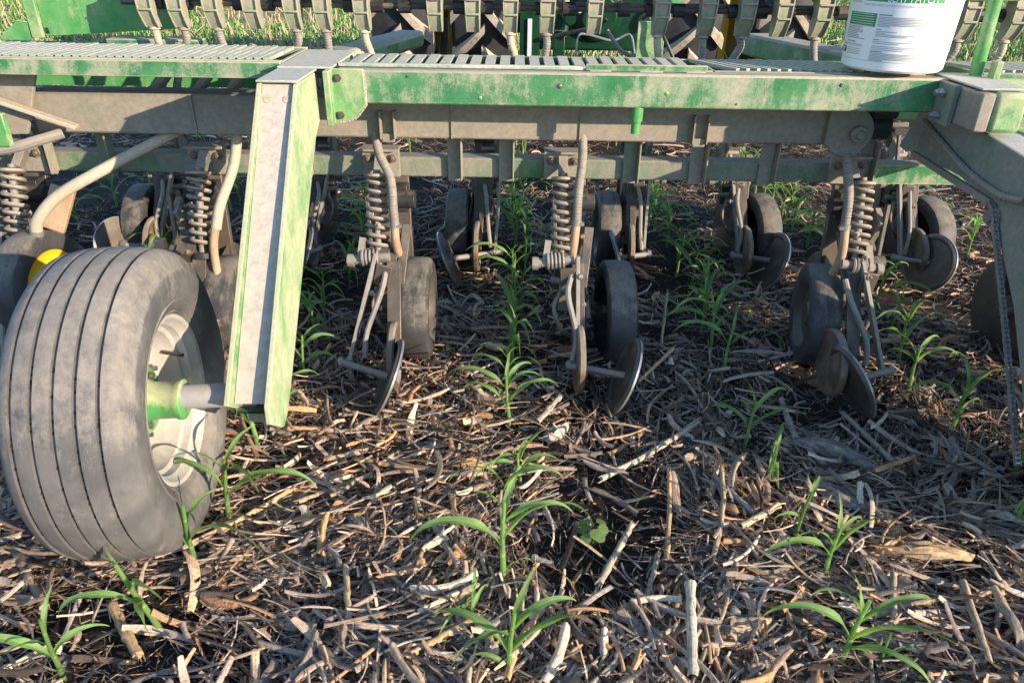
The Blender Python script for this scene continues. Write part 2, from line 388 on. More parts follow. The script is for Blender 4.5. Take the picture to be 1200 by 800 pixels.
def residue(name, n, y0, y1, Lr, Wr, segs, across, lift, pit, bendr, cupr, power=1.3, rc=.0, label=None, grow=0, tp=.35, bright=1.0):
    p = scatter(n, y0, y1, power, rc, lift); n = len(p); rnd = np.random
    L = Lr[0] + (Lr[1] - Lr[0]) * rnd.rand(n) ** 1.8; W = Wr[0] + (Wr[1] - Wr[0]) * rnd.rand(n) ** 1.5
    L = L * (1 + grow * (p[:, 1] - y0)); W = W * (1 + grow * (p[:, 1] - y0))
    p[:, 2] += .3 * W + .004
    # pieces drift into loosely combed mats
    flow = np.array([noise.noise(Vector((x * 1.1, y * 1.1, 77))) for x, y in p[:, :2]]) * 5
    yaw = np.where(rnd.rand(n) < .45, flow + rnd.normal(0, .45, n), rnd.uniform(0, 2 * PI, n))
    o = strips(name, p, yaw, rnd.normal(0, pit, n), L, W, rnd.normal(0, bendr, n), rnd.uniform(.1, cupr, n),
               1.25 * bright * np.array([1.07, .99, .92]) * PAL[rnd.choice(len(PAL), n, p=PW)] * rnd.uniform(.72, 1.2, (n, 1)), segs, across, rnd.normal(0, .8, n), tp)
    tag(o, label, 'crop residue', None, 'stuff'); return o
residue('shredded_straw', 90000, .72, 6.6, (.015, .12), (.0011, .0038), 3, 1, .030, .2, .6, .3, 1.35, .35, 'fine shredded corn straw covering the dark soil', .06, tp=.5, bright=.88)
residue('chaff', 66000, .72, 4.5, (.006, .03), (.002, .006), 1, 1, .014, .35, .6, .3, 1.4, 0, 'small chaff crumbs scattered between the straw', .05, tp=.3, bright=.8)
residue('stalk_fragments', 14500, .72, 6.8, (.035, .19), (.0042, .0115), 4, 2, .048, .15, .3, .6, 1.75, .6, 'broken split corn stalk fragments lying in all directions', .03, tp=.12, bright=.98)
residue('broken_stalks', 1100, .72, 6.8, (.07, .22), (.011, .019), 5, 4, .045, .12, .18, .9, 1.7, .7, 'wide flattened corn stalk pieces lying on the straw', .02, tp=.06, bright=1.08)
residue('husk_litter', 2400, .72, 6.8, (.05, .18), (.010, .028), 7, 3, .045, .2, 1.0, .5, 1.6, .6, 'curled dry husks and leaf strips among the straw', .0, tp=.3, bright=.98)
# soil crumbs
def crumbs(n):
    p = scatter(n, .72, 4.0, 1.35, 0, .006); g = G(); g.use('soil')
    for x, y, z in p:
        r = random.uniform(.003, .011) * (1 if random.random() < .94 else 1.8); vs = []
        for d in ((1, 0, 0), (0, 1, 0), (-1, 0, 0), (0, -1, 0), (0, 0, 1), (0, 0, -1)):
            q = r * random.uniform(.6, 1.2); vs.append((x + d[0] * q, y + d[1] * q, z + d[2] * q * .8))
        g.add(vs, [(0, 1, 4), (1, 2, 4), (2, 3, 4), (3, 0, 4), (1, 0, 5), (2, 1, 5), (3, 2, 5), (0, 3, 5)])
    tag(obj('soil_clods', g, at=(0, 0, 0), smooth=0), 'small dark clods of loose soil between the straw', 'soil', None, 'stuff')
crumbs(14000)

# far stubble and green cover beyond the machine
def field(n, name, y0, y1, tall, wide, palette, rowstep, jit, label, cat, lean=.18, xr=.74, gap=0):
    rnd = np.random; k = -.6
    y = (y0 ** k + rnd.rand(n) * (y1 ** k - y0 ** k)) ** (1 / k); x = rnd.uniform(-1, 1, n) * (xr * y + 1.2)
    if rowstep: x = np.round(x / rowstep) * rowstep + rnd.normal(0, jit, n)
    if gap:
        nz = np.array([noise.noise(Vector((a * .35, b * .35, 31))) for a, b in zip(x, y)]); kk = nz > -gap
        x, y = x[kk], y[kk]; n = len(x)
    h = rnd.uniform(tall[0], tall[1], n)
    p = np.stack([x, y, h * .45], -1)
    c = np.array(palette)[rnd.choice(len(palette), n)] * rnd.uniform(.75, 1.2, (n, 1))
    o = strips(name, p, rnd.uniform(0, 2 * PI, n), PI / 2 + rnd.normal(0, lean, n), h, rnd.uniform(wide[0], wide[1], n), rnd.normal(0, .5, n), rnd.uniform(.2, .5, n), c, 2, 2)
    return tag(o, label, cat, None, 'stuff')
field(6500, 'corn_stubble', 7.5, 32, (.05, .17), (.012, .03), [(.50, .42, .27), (.42, .34, .22), (.56, .50, .36)], .38, .06, 'standing tan corn stubble in the field beyond the machine', 'stubble', .14)
field(62000, 'green_field_cover', 7.5, 34, (.04, .15), (.014, .034), [(.17, .36, .10), (.12, .28, .08), (.25, .42, .14)], .76, .2, 'green young growth covering the far field in rows', 'ground cover', .6, gap=.25)
field(5500, 'far_straw', 6.6, 26, (.08, .3), (.012, .03), [(.44, .36, .25), (.33, .27, .19), (.5, .43, .3)], 0, 0, 'loose pale straw lying on the far field', 'crop residue', 1.5)

# ------------------------------------------------------------------ individual stalks, husks, cob
def colattr(me, base, var=.15, ring=9):
    at = me.color_attributes.new('Col', 'FLOAT_COLOR', 'POINT')
    for d in at.data:
        k = random.uniform(1 - var, 1 + var); d.color = (base[0] * k, base[1] * k, base[2] * k, 1)
    fa = me.attributes.new('fib', 'FLOAT_VECTOR', 'POINT'); q = random.random() * 90
    for i, d in enumerate(fa.data): d.vector = ((i // ring) * .25, (i % ring) * 1.6, q)
M['straw_piece'] = M['straw']
def stalk(name, a, b, r, col, label, za=.02, zb=.02, bend=.0, split=False, cat='corn stalk', group=None):
    A = Vector((a[0], a[1], gh(*a) + za + r + .012)); B = Vector((b[0], b[1], gh(*b) + zb + r + .012)); g = G(); g.use('straw_piece')
    n = 14; sidev = (B - A).cross(Vector((0, 0, 1))).normalized(); pts = []; rs = []
    ph = random.random() * .3
    for i in range(n + 1):
        t = i / n
        pts.append(A.lerp(B, t) + sidev * (bend * math.sin(PI * t) + random.uniform(-.0015, .0015)))
        nodef = max(0, 1 - abs(((t + ph) * 2.2) % 1 - .5) * 9); rs.append(r * (1 + .28 * nodef) * random.uniform(.94, 1.05))
    if split:   # opened half shell
        m = 7; vs = []; u0 = sidev
        for i, p in enumerate(pts):
            for k in range(m):
                a_ = PI * (k / (m - 1)) * 1.15 - .2; rr = rs[i] * random.uniform(.92, 1.08)
                vs.append(p + u0 * math.cos(a_) * rr + Vector((0, 0, 1)) * math.sin(a_) * rr)
        g.add(vs, [(i * m + k, i * m + k + 1, (i + 1) * m + k + 1, (i + 1) * m + k) for i in range(n) for k in range(m - 1)])
    else:
        g.tube(pts, rs, 9)
        for e, p, q in ((0, pts[0], pts[1]), (1, pts[-1], pts[-2])):   # frayed ends
            d = (p - q).normalized()
            for k in range(5):
                an = random.uniform(0, 2 * PI); off = (sidev * math.cos(an) + Vector((0, 0, 1)) * math.sin(an)) * r * .8
                g.tube([p + off - d * .01, p + off + d * random.uniform(.006, .022) + off * .3], [r * .22, r * .05], 4)
    o = obj(name, g, at=tuple(A), smooth=50); colattr(o.data, col, ring=7 if split else 9); return tag(o, label, cat, group)
TAN = (.46, .33, .19); GREY = (.36, .325, .28); PALE = (.56, .49, .38); BRN = (.26, .18, .115); BLU = (.30, .29, .28)
stalk('corn_stalk', (.25, 1.61), (.57, 1.88), .0085, PALE, 'long pale grey corn stalk lying diagonally right of the middle corn row', .015, .03, .01)
stalk('corn_stalk', (-.44, 1.69), (-.12, 1.615), .008, (.33, .23, .15), 'long brown corn stalk lying crosswise left of the middle row', .02, .02, .006)
stalk('corn_stalk', (.38, 1.32), (.43, 1.60), .006, TAN, 'thin tan stalk pointing away, right of the small round weed', .02, .05, .003)
stalk('corn_stalk', (.49, 1.32), (.575, 1.62), .006, (.48, .37, .25), 'crooked tan stalk pointing away between the weed and the right corn plants', .02, .05, .014)
stalk('corn_stalk', (.37, .98), (.41, 1.21), .0105, (.62, .55, .43), 'thick pale split stalk stub at the bottom edge right of centre', .03, .05, .0, True)
stalk('corn_stalk', (-.21, 1.02), (-.06, 1.12), .008, (.50, .36, .20), 'tan jointed stalk touching the nearest corn plant of the middle row', .015, .03)
stalk('corn_stalk', (-.2, 1.44), (-.12, 1.28), .008, (.33, .29, .25), 'short grey stalk left of the tall middle corn plant', .02, .02)
stalk('corn_stalk', (-.38, 1.27), (-.34, 1.11), .007, (.55, .42, .26), 'short light tan stalk half way between the wheel and the middle row', .02, .025)
stalk('corn_stalk', (.56, 1.62), (.63, 1.47), .008, (.32, .31, .31), 'short bluish grey stalk beside the right corn row', .02, .02)
stalk('corn_stalk', (.85, 1.9), (.95, 1.46), .0075, (.30, .27, .235), 'long dark grey stalk pointing toward the shaded right closing wheel', .02, .02, .012)
stalk('corn_stalk', (1.05, 1.96), (1.09, 1.7), .008, (.38, .34, .28), 'grey stalk lying just behind the right closing wheel', .02, .02)
stalk('corn_stalk', (-1.18, 1.31), (-1.01, 1.14), .009, (.38, .28, .18), 'brown stalk lying left of the corn plants under the big tyre', .02, .015)
stalk('corn_stalk', (-.87, 1.15), (-.76, 1.03), .0105, (.50, .34, .19), 'thick orange tan stalk piece below the leaning left corn plant', .012, .012)
stalk('corn_stalk', (.55, 2.40), (.562, 2.46), .005, (.50, .40, .28), 'thin pale stick standing upright right of the middle gauge wheels', .0, .19)
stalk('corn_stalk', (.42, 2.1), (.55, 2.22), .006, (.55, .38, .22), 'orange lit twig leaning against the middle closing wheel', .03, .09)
stalk('corn_stalk', (.08, 1.87), (.16, 2.02), .0095, (.42, .38, .32), 'short pale grey stalk behind the long diagonal stalk', .02, .02, 0, True)
stalk('corn_stalk', (1.1, 1.22), (1.08, 1.0), .009, (.48, .37, .24), 'tan split stalk at the lower right corner, outer one', .03, .02, 0, True)
stalk('corn_stalk', (1.04, 1.24), (.99, 1.03), .0085, (.45, .35, .24), 'tan split stalk at the lower right corner, inner one', .03, .025, 0, True)
stalk('corn_stalk', (.85, 1.81), (.87, 2.02), .009, (.36, .31, .26), 'grey stub in front of the right gauge wheel', .02, .03, 0, True)
stalk('corn_stalk', (-.79, 1.32), (-.56, 1.58), .0065, (.52, .41, .24), 'long yellowish stalk running from the left corn row under the axle', .02, .02, .01)
stalk('corn_stalk', (.21, 1.23), (.31, 1.43), .008, (.44, .38, .30), 'grey stalk with a tan cut end right of the middle row', .025, .02)
stalk('corn_stalk', (.36, 1.33), (.30, 1.16), .006, (.40, .33, .25), 'thin grey tan stalk crossing below the round weed', .02, .02)
stalk('corn_stalk', (.89, 1.26), (.84, 1.13), .007, (.42, .34, .25), 'short stub right of the bright nearest right corn plant', .03, .02)
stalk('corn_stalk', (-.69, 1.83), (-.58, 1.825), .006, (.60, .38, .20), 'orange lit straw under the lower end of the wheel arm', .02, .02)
stalk('corn_stalk', (-.55, 1.5), (-.38, 1.62), .0065, (.45, .36, .25), 'thin tan stalk between the axle and the long brown stalk', .02, .02)
stalk('corn_stalk', (.70, 1.50), (.58, 1.42), .0085, (.58, .47, .33), 'pale frayed stalk end pointing at the right corn plants', .02, .02, 0, True)
stalk('corn_stalk', (.95, 1.2), (.75, 1.14), .006, (.38, .31, .24), 'grey stalk lying crosswise behind the nearest right corn plant', .015, .015)
stalk('corn_stalk', (-.30, 1.0), (-.52, 1.06), .007, (.36, .30, .24), 'grey stalk at the bottom edge left of centre', .015, .015)
def husk(a, L, W, yaw, col, label, curl=1.5):
    g = G(); g.use('straw_piece'); n, m = 12, 7; vs = []; cy, sy = math.cos(yaw), math.sin(yaw); z0 = gh(*a) + .035
    for i in range(n + 1):
        t = i / n; wd = W * (math.sin(PI * min(1, t * .93 + .07)) ** .55)
        for j in range(m):
            u = j / (m - 1) - .5; x = L * (t - .5); y = wd * u * (1 - .2 * curl * abs(u)); z = .35 * W * (1 - (2 * u) ** 2) * .6 + .1 * L * math.sin(PI * t) + .006 * math.sin(9 * t + 4 * u * 3) + .004 * math.sin(u * 28)
            vs.append((a[0] + x * cy - y * sy, a[1] + x * sy + y * cy, z0 + z - .015))
    g.add(vs, [(i * m + j, i * m + j + 1, (i + 1) * m + j + 1, (i + 1) * m + j) for i in range(n) for j in range(m - 1)])
    o = obj('corn_husk', g, at=(a[0], a[1], z0)); colattr(o.data, col, .3, 7); tag(o, label, 'corn husk')
husk((.50, 1.12), .17, .07, .3, (.50, .38, .25), 'wide tan curled husk at the bottom left of the right corn plants')
husk((1.02, 1.34), .20, .06, -.1, (.48, .34, .20), 'brown layered husk bundle right of the right corn plants')
husk((.93, 1.37), .13, .05, .5, (.42, .28, .15), 'dark brown husk touching the tip of the right corn leaves')
husk((.14, 1.83), .12, .055, .9, (.46, .42, .37), 'flat grey husk lying behind the middle of the picture')
husk((-.10, 1.67), .13, .04, -.1, (.55, .35, .19), 'orange husk on the long brown stalk behind the tall middle plant')
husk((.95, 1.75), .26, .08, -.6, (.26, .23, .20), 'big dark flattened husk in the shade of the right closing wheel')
husk((-.37, 1.42), .10, .04, -.7, (.46, .44, .42), 'pale bluish husk scrap left of the middle corn row')
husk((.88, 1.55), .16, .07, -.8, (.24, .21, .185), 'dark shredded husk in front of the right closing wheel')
# corn cob
g = G(); g.use('straw_piece'); a = Vector((-.68, 1.18, .028)); b = Vector((-.60, 1.155, .03)); n = 26
g.tube([a.lerp(b, i / n) for i in range(n + 1)], .013, 14, rfun=lambda t: (1 - .35 * t) * (1 + .05 * math.sin(t * 60)))
o = obj('corn_cob', g, at=tuple(a)); colattr(o.data, (.32, .19, .12), .5); tag(o, 'small reddish brown corn cob lying right of the leaning left corn plant', 'corn cob')
# ------------------------------------------------------------------ corn plants
def leaf_mesh(L, W, a0, a1, twist, wave, seed, fold=.32):
    rs = random.Random(seed); n, m = 14, 5; vs = []; uvs = []; p = Vector((0, 0, 0)); ph = rs.random() * 6
    side = rs.uniform(-.25, .25)
    for i in range(n + 1):
        t = i / n; ang = a0 + (a1 - a0) * t ** 1.5
        d = Vector((math.sin(ang), side * t, math.cos(ang))).normalized()
        if i: p = p + d * (L / n)
        wd = W * .80 * (.30 + .70 * min(1, t * 2.6) ** .8) * max(0.02, (1 - t) ** .8) * 1.25 * (1 + .06 * math.sin(t * 9 + ph))
        nrm = Vector((-math.cos(ang), 0, math.sin(ang))); tw = twist * t; sv = Vector((0, 1, 0))
        s2 = sv * math.cos(tw) + nrm * math.sin(tw); n2 = nrm * math.cos(tw) - sv * math.sin(tw)
        for j in range(m):
            u = j / (m - 1) - .5
            e = fold * abs(u) * wd * (1.5 - t) + wave * abs(2 * u) ** 2 * math.sin(t * 17 + ph + (2 if u > 0 else 0)) * wd
            vs.append(p + s2 * u * wd + n2 * e); uvs.append((t, u + .5))
    fs = [(i * m + j, i * m + j + 1, (i + 1) * m + j + 1, (i + 1) * m + j) for i in range(n) for j in range(m - 1)]
    me = bpy.data.meshes.new('leaf'); me.from_pydata([tuple(v) for v in vs], [], fs); me.materials.append(M['leaf'])
    uv = me.uv_layers.new(name='UVMap'); li = np.zeros(len(me.loops), dtype=np.int32); me.loops.foreach_get('vertex_index', li)
    uv.data.foreach_set('uv', np.array(uvs)[li].ravel()); me.polygons.foreach_set('use_smooth', [True] * len(fs)); me.update(); return me
LEAVES = [leaf_mesh(L, W, R(a0), R(a1), tw, wv, 40 + k) for k, (L, W, a0, a1, tw, wv) in enumerate([
    (.19, .027, 22, 146, .9, .14), (.24, .027, 28, 162, -.8, .16), (.17, .028, 26, 135, 1.4, .12), (.22, .025, 36, 150, .7, .18), (.12, .020, 10, 80, .9, .10),
    (.15, .024, 30, 155, -1.5, .14), (.20, .026, 40, 140, 1.1, .16), (.09, .016, 6, 60, .9, .09), (.25, .029, 32, 134, -.9, .14), (.15, .023, 18, 168, 1.8, .14)])]
STEMG = G(); STEMG.use('leaf'); STEMG.tube([(0, 0, -.015), (.002, 0, .03), (-.001, .001, .07), (.001, 0, .12)], .0062, 8, rfun=lambda t: 1.05 - .45 * t)
STEM = STEMG.mesh('stem'); uv = STEM.uv_layers.new(name='UVMap')
def corn(x, y, s, az, label, leaves=None, group=None, lean=0.0, seed=None, sh=1.6):
    rs = random.Random(int(x * 977 + y * 3331) if seed is None else seed)
    t = thing('corn_plant', (x, y, gh(x, y)), label, 'corn plant', group)
    t.scale = (s, s, s); t.rotation_euler = (rs.uniform(-.08, .08), rs.uniform(-.08, .08) + lean, az)
    st = bpy.data.objects.new('stem', STEM); COL.objects.link(st); st.parent = t; st.scale = (1, 1, sh)
    spec = leaves or [(rs.choice((1, 2, 3, 8)), 0, .045, 1), (rs.choice((0, 1, 6, 9)), 180, .06, 1), (rs.choice((0, 2, 5, 8)), 20, .085, .95), (rs.choice((0, 1, 3)), 195, .095, .8), (4, 10, .095, .9), (7, 170, .10, .8)]
    for k, rot, h, sc in spec:
        l = bpy.data.objects.new('leaf', LEAVES[k]); COL.objects.link(l); l.parent = t
        l.location = (0, 0, h * sh); l.rotation_euler = (0, 0, R(rot + rs.uniform(-16, 16))); q = min(sc, 1.05) * rs.uniform(.9, 1.08); l.scale = (q, q * rs.uniform(.8, 1.15), q)
    return t
corn(-.90, .99, .95, .5, 'bright corn seedling at the lower left corner of the picture', [(8, 150, .05, .9), (2, 10, .05, .8), (4, 60, .09, 1.0), (0, 195, .07, .7)])
corn(-.75, 1.11, 1.15, .1, 'short leaning corn plant with broad drooping leaf, below the big tyre', [(1, 175, .05, .9), (9, 330, .07, 1.1), (5, 290, .05, 1.0), (7, 120, .09, 1)], lean=-.15)
corn(-.74, 1.28, 1.15, .15, 'corn plant in front of the lower right edge of the big tyre', [(1, 172, .05, 1.0), (0, 185, .07, .8), (8, -25, .06, .9), (4, 20, .08, 1.0), (2, 150, .09, .7)])
corn(-.71, 1.42, 1.15, -.2, 'taller corn plant rising beside the tyre below the axle', [(3, 10, .06, 1.0), (1, 190, .07, .8), (4, 60, .10, 1.1), (2, 200, .1, .8), (6, -20, .10, .8)])
corn(-.735, 1.75, 1.2, .3, 'corn plant standing under the lower end of the wheel arm', [(1, 165, .05, 1.0), (5, 200, .08, .9), (4, 40, .1, 1.1), (0, 0, .08, .7), (2, -30, .09, .9)])
corn(-.70, 1.83, .85, 1.0, 'small corn plant just right of the wheel arm tip')
corn(-.70, 2.13, .95, .1, 'shaded corn plant right of the wheel arm, beside the gauge wheel')
corn(-.08, 1.13, .55, 1.2, 'tiny corn shoot between the two foreground plants of the middle row')
corn(.03, 1.62, .75, .5, 'small corn plant just behind the tallest plant of the middle row', sh=1.2)
corn(.71, 1.62, .8, 1.0, 'small dim corn plant between the right foreground plants and the shade')
corn(-.74, 1.95, .9, .8, 'dim corn plant behind the wheel arm tip, beside the small one')
corn(0.0, 1.0, 1.05, 0, 'nearest corn plant of the middle row, at the bottom edge', [(8, 8, .05, .95), (1, 172, .05, .85), (0, 20, .09, .95), (3, 200, .08, .75), (4, 60, .10, 1.1), (5, 185, .02, .6)])
corn(-.015, 1.25, 1.22, 0, 'tallest corn plant, in the middle row at the centre of the lit straw', [(1, 180, .06, .95), (1, 5, .07, .95), (2, 190, .11, .7), (3, -10, .09, .7), (4, 70, .1, 1.3), (0, 0, .135, .75), (0, 182, .14, .65), (5, 30, .02, .55)], sh=1.75)
corn(-.005, 1.90, 1.0, 0, 'shaded corn plant of the middle row between the two closing wheels', [(1, 170, .05, .9), (3, 10, .06, .9), (8, 180, .09, .9), (0, 0, .09, .7), (4, 90, .1, 1.3), (2, 60, .1, .8)])
corn(.74, 1.28, .95, .2, 'right corn plant with leaves arching left over the grey stalk', [(1, 175, .06, 1.0), (0, 165, .08, .9), (4, 60, .1, 1.2), (8, 5, .07, .9), (9, 20, .1, .8)])
corn(.72, 1.42, .85, -.1, 'slim corn plant standing behind the other right foreground plants', [(4, 80, .06, 1.3), (7, 120, .1, 1.6), (5, 190, .05, .7), (0, 70, .09, .8)])
corn(.70, 1.06, 1.05, 0, 'nearest right corn plant with long leaf reaching right', [(8, -3, .05, 1.0), (1, 175, .05, 1.05), (3, 10, .08, .9), (4, 110, .08, 1.3), (9, 150, .09, .9), (3, -25, .03, .8)])
corn(.78, 1.05, .6, .4, 'small corn shoot at the bottom edge right of the nearest right plant', [(3, 0, .03, .9), (4, 160, .05, .9)])
corn(.695, 1.80, .95, 0, 'shaded bluish green corn plant in front of the right gauge wheel row', [(8, 5, .05, .85), (1, 165, .05, .8), (0, 30, .09, .9), (4, 110, .1, 1.2), (2, 200, .09, .8)])
corn(.735, 2.24, 1.0, .1, 'corn plant with two arched pale leaves left of the right gauge wheel', [(1, 175, .07, 1.0), (1, 5, .07, 1.0), (4, 80, .1, 1.0), (2, 150, .1, .7)])
corn(1.38, 1.92, 1.0, .1, 'backlit bright corn plant right of the right closing wheel', [(1, 178, .06, 1.0), (8, 12, .07, .9), (4, 100, .1, 1.4), (0, 70, .1, .9), (3, 20, .03, .7)])
corn(1.33, 2.12, 1.0, -.2, 'bright small leaved corn plant beside the end of the long closing arm', [(0, 10, .08, .8), (4, 130, .08, 1.4), (5, 170, .08, .8), (2, 40, .1, .8)])
corn(1.40, 2.34, 1.05, .3, 'thin arching corn plant behind the bright plants on the right')
corn(1.46, 1.72, .95, .2, 'dark corn plant at the right edge below the drive chain')
corn(1.30, 1.47, .9, .6, 'corn plant at the right edge below the wheel arm')
def rowplants(xc, ys_, label, s=.95, every=None):
    N_ = 'nearest second third fourth fifth sixth seventh eighth ninth tenth eleventh twelfth thirteenth fourteenth fifteenth sixteenth seventeenth eighteenth nineteenth twentieth'.split()
    for i_, y in enumerate(ys_):
        x = xc + random.uniform(-.035, .035)
        corn(x, y + random.uniform(-.04, .04), s * random.uniform(.8, 1.12), random.uniform(0, 6.28), label if y > 4.9 else N_[i_] + ' ' + label, group=label + 's')
rowplants(0.015, list(np.arange(2.1, 4.6, .145)), 'shaded corn plant in the middle row beneath the machine', 1.0)
rowplants(-.735, list(np.arange(2.4, 4.5, .17)), 'dark corn plant in the row behind the wheel arm', 1.0)
rowplants(.765, list(np.arange(2.42, 4.6, .145)), 'corn plant in the row between the two right gauge wheels', 1.0)
rowplants(1.47, list(np.arange(2.6, 4.8, .15)), 'corn plant in the row behind the far right closing wheel', 1.0)
rowplants(-1.55, list(np.arange(2.6, 4.2, .15)), 'shaded corn plant in the row behind the left coil springs', 1.05)
rowplants(2.2, [2.4, 2.75, 3.1, 3.4, 3.7, 4.0, 4.4], 'corn plant in the rightmost row beyond the chain drive', 1.0)
rowplants(-2.2, [3.0, 3.3, 3.6, 3.9, 4.3], 'corn plant in the leftmost row under the machine', 1.1)
for xr in (-2.25, -1.5, -.74, .02, .77, 1.5, 2.25):
    rowplants(xr, [5.0, 5.5, 6.0, 6.5], 'small corn plant in the far rows seen beneath the frame', 1.0)
# round weed
t = thing('weed', (.205, 1.385, gh(.2, 1.385)), 'small round leafed weed right of the tall middle corn plant', 'weed')
for k in range(11):
    a = k * 2.4; r = .012 + .003 * (k % 4); h = .035 + .012 * (k % 3); g = G(); g.use('leaf'); c = Vector((math.cos(a) * r * 2, math.sin(a) * r * 2, h + .025)); vs = [c]
    nrm = Vector((math.cos(a) * .5, math.sin(a) * .5, 1)).normalized(); u = nrm.cross(Vector((0, 1, .1))).normalized(); v = nrm.cross(u)
    for q in range(10):
        b_ = q * PI / 5; vs.append(c + (u * math.cos(b_) + v * math.sin(b_)) * .014 * (1 + .15 * math.sin(5 * b_)) - nrm * .002)
    g.add(vs, [(0, 1 + q, 1 + (q + 1) % 10) for q in range(10)]); g.tube([(0, 0, 0), c * .6, c], .0014, 5)
    me = g.mesh('leaf'); me.uv_layers.new(name='UVMap'); o = bpy.data.objects.new('leaf', me); COL.objects.link(o); o.parent = t
# ------------------------------------------------------------------ the seed drill
D = thing('seed_drill', (0, 2.4, 0), 'dusty green no-till grain drill with walkway, coil springs and gauge wheels over the corn rows', 'seed drill')
# rear green beam, bevelled channel
g = G(); g.use('green'); g.bb(-.50, 1.225, 2.15, 2.185, .914, 1.006); g.bb(-.50, 1.225, 2.187, 2.225, .985, 1.004); g.bb(-.50, 1.225, 2.187, 2.225, .916, .93)
obj('rear_beam', g, None, D, bev=.006)
g = G(); g.use('green_faded'); g.prism([(-.512, 1.009), (-.42, 1.009), (-.42, .914), (-.455, .875), (-.512, .862)], 1, 2.141, 2.1485); gg = obj('corner_gusset', g, None, D, bev=.002)
for z in (.985, .885):
    b = G(); b.use('cast'); b.lathe([(0, .011), (.007, .011), (.007, .006), (.013, .006)], (-.492, 2.14, z), (0, -1, 0), 6); obj('bolt', b, None, gg)
g = G(); g.use('green_faded'); g.bb(-.524, -.506, 2.10, 2.15, .862, 1.008); obj('clamp_strip', g, None, D, bev=.003)
# walkways
def walkway(x0, x1, y0, y1, z, step, wdt, framemat, n_skew=0, lip=None, slm='slat'):
    g = G(); g.use(framemat)
    g.bb(x0, x1, y0 - .004, y0 + .014, z - .045, z + .001); g.bb(x0, x1, y1 - .014, y1 + .004, z - .04, z + .001)
    g.bb(x0, x0 + .012, y0 + .0145, y1 - .0145, z - .04, z - .003); g.bb(x1 - .012, x1, y0 + .0145, y1 - .0145, z - .04, z - .003)
    g.bb(x0 + .012, x1 - .012, y0 + .015, y1 - .015, z - .040, z - .034)
    fr = obj('walkway', g, None, D, bev=.002)
    n = int((x1 - x0 - .02) / step); s = G(); s.use(slm); s.bb(-wdt / 2, wdt / 2, -(y1 - y0) / 2 + .016, (y1 - y0) / 2 - .016, -.005, .005)
    me = s.mesh('slat', (0, 0, 0), 0)
    for i in range(n):
        o = bpy.data.objects.new('slat', me); link(o, fr, (x0 + .01 + step * (i + .5), (y0 + y1) / 2, z)); o.rotation_euler = (random.uniform(-.012, .012), random.uniform(-.03, .03), n_skew + random.uniform(-.004, .004))
    return fr
walkway(-.50, .56, 2.232, 2.47, 1.004, .0435, .029, 'green')
walkway(.565, 1.20, 2.232, 2.47, 1.004, .030, .013, 'green', .5)
wl = walkway(-2.15, -.66, 2.20, 2.50, 1.018, .0245, .0155, 'green')
walkway(1.33, 2.3, 2.232, 2.47, 1.01, .03, .013, 'green', .5)
g = G(); g.use('green'); g.bb(-2.15, -.66, 2.186, 2.195, .972, 1.016); g.bb(-2.15, -.66, 2.10 + .096, 2.215, .970, .974); obj('walkway_edge', g, None, D, bev=.002)
g = G(); g.use('slat'); g.bb(-.656, -.505, 2.14, 2.49, 1.008, 1.013); obj('cover_plate', g, None, D, bev=.001)
g = G(); g.use('slat'); g.bb(-.50, .19, 2.196, 2.216, 1.006, 1.016); obj('edge_strip', g, None, D, bev=.002)
g = G(); g.use('green'); g.bb(.195, .535, 2.19, 2.20, 1.006, 1.024)
for a, b in ((.205, .265), (.345, .41), (.475, .53)): g.bb(a, b, 2.184, 2.19, 1.002, 1.008)
obj('edge_strip', g, None, D, bev=.002)
def weld(parent, pts, m='green', r=.0032):
    P = curve(pts, 18); g = G(); g.use(m); g.tube([p + Vector([random.uniform(-.0008, .0008)] * 3) for p in P], [r * random.uniform(.7, 1.3) for _ in P], 6); obj('weld_bead', g, None, parent)
weld(gg, [(-.418, 2.1475, .914), (-.455, 2.1475, .874), (-.512, 2.1475, .861)]); weld(gg, [(-.419, 2.1465, .916), (-.419, 2.1465, .96), (-.419, 2.1465, 1.004)])
for k_, (x, z) in enumerate([(-.30, .99), (-.1, .935), (.12, .97), (.62, .93), (.9, .985), (.42, .955)]):
    b = G(); b.use('green_lit' if k_ % 2 else 'cast'); b.lathe([(0, .004 + .002 * (k_ % 3)), (.003, .003)], (x, 2.15, z), (0, -1, 0), 8); obj('rivet', b, None, D)
# frame tube behind the beam
g = G(); g.use('taupe'); g.bb(-1.50, 1.07, 2.35, 2.45, .772, .897); ft = obj('frame_tube', g, None, D, bev=.008)
g = G(); g.use('taupe'); pts = [(1.03 + math.cos(a) * .075, .818 + math.sin(a) * .075) for a in np.linspace(-PI * .8, PI * .5, 18)] + [(.96, .897), (.96, .775)]
g.prism(pts, 1, 2.325, 2.345); g.lathe([(0, .026), (.02, .026), (.02, .014), (.03, .013)], (1.055, 2.325, .815), (0, -1, 0), 16); obj('pivot_plate', g, None, D, bev=.003)
g = G(); g.use('black'); g.cyl((1.08, 2.37, .83), (1.16, 2.37, .83), .042, 18); g.cyl((1.09, 2.33, .88), (1.16, 2.33, .88), .02); obj('pivot_shaft', g, None, D)
for x in (-.395, .572):
    g = G(); g.use('taupe'); g.bb(x - .024, x - .019, 2.318, 2.349, .775, .86); g.bb(x + .019, x + .024, 2.318, 2.349, .775, .86); g.bb(x - .0185, x + .0185, 2.33, 2.348, .765, .79)
    obj('bracket', g, None, D, bev=.001)
for x in (-1.0, .20, .96, -.2):
    g = G(); g.use('taupe'); g.bb(x, x + .006, 2.344, 2.3495, .775, .895); obj('weld_seam', g, None, D)
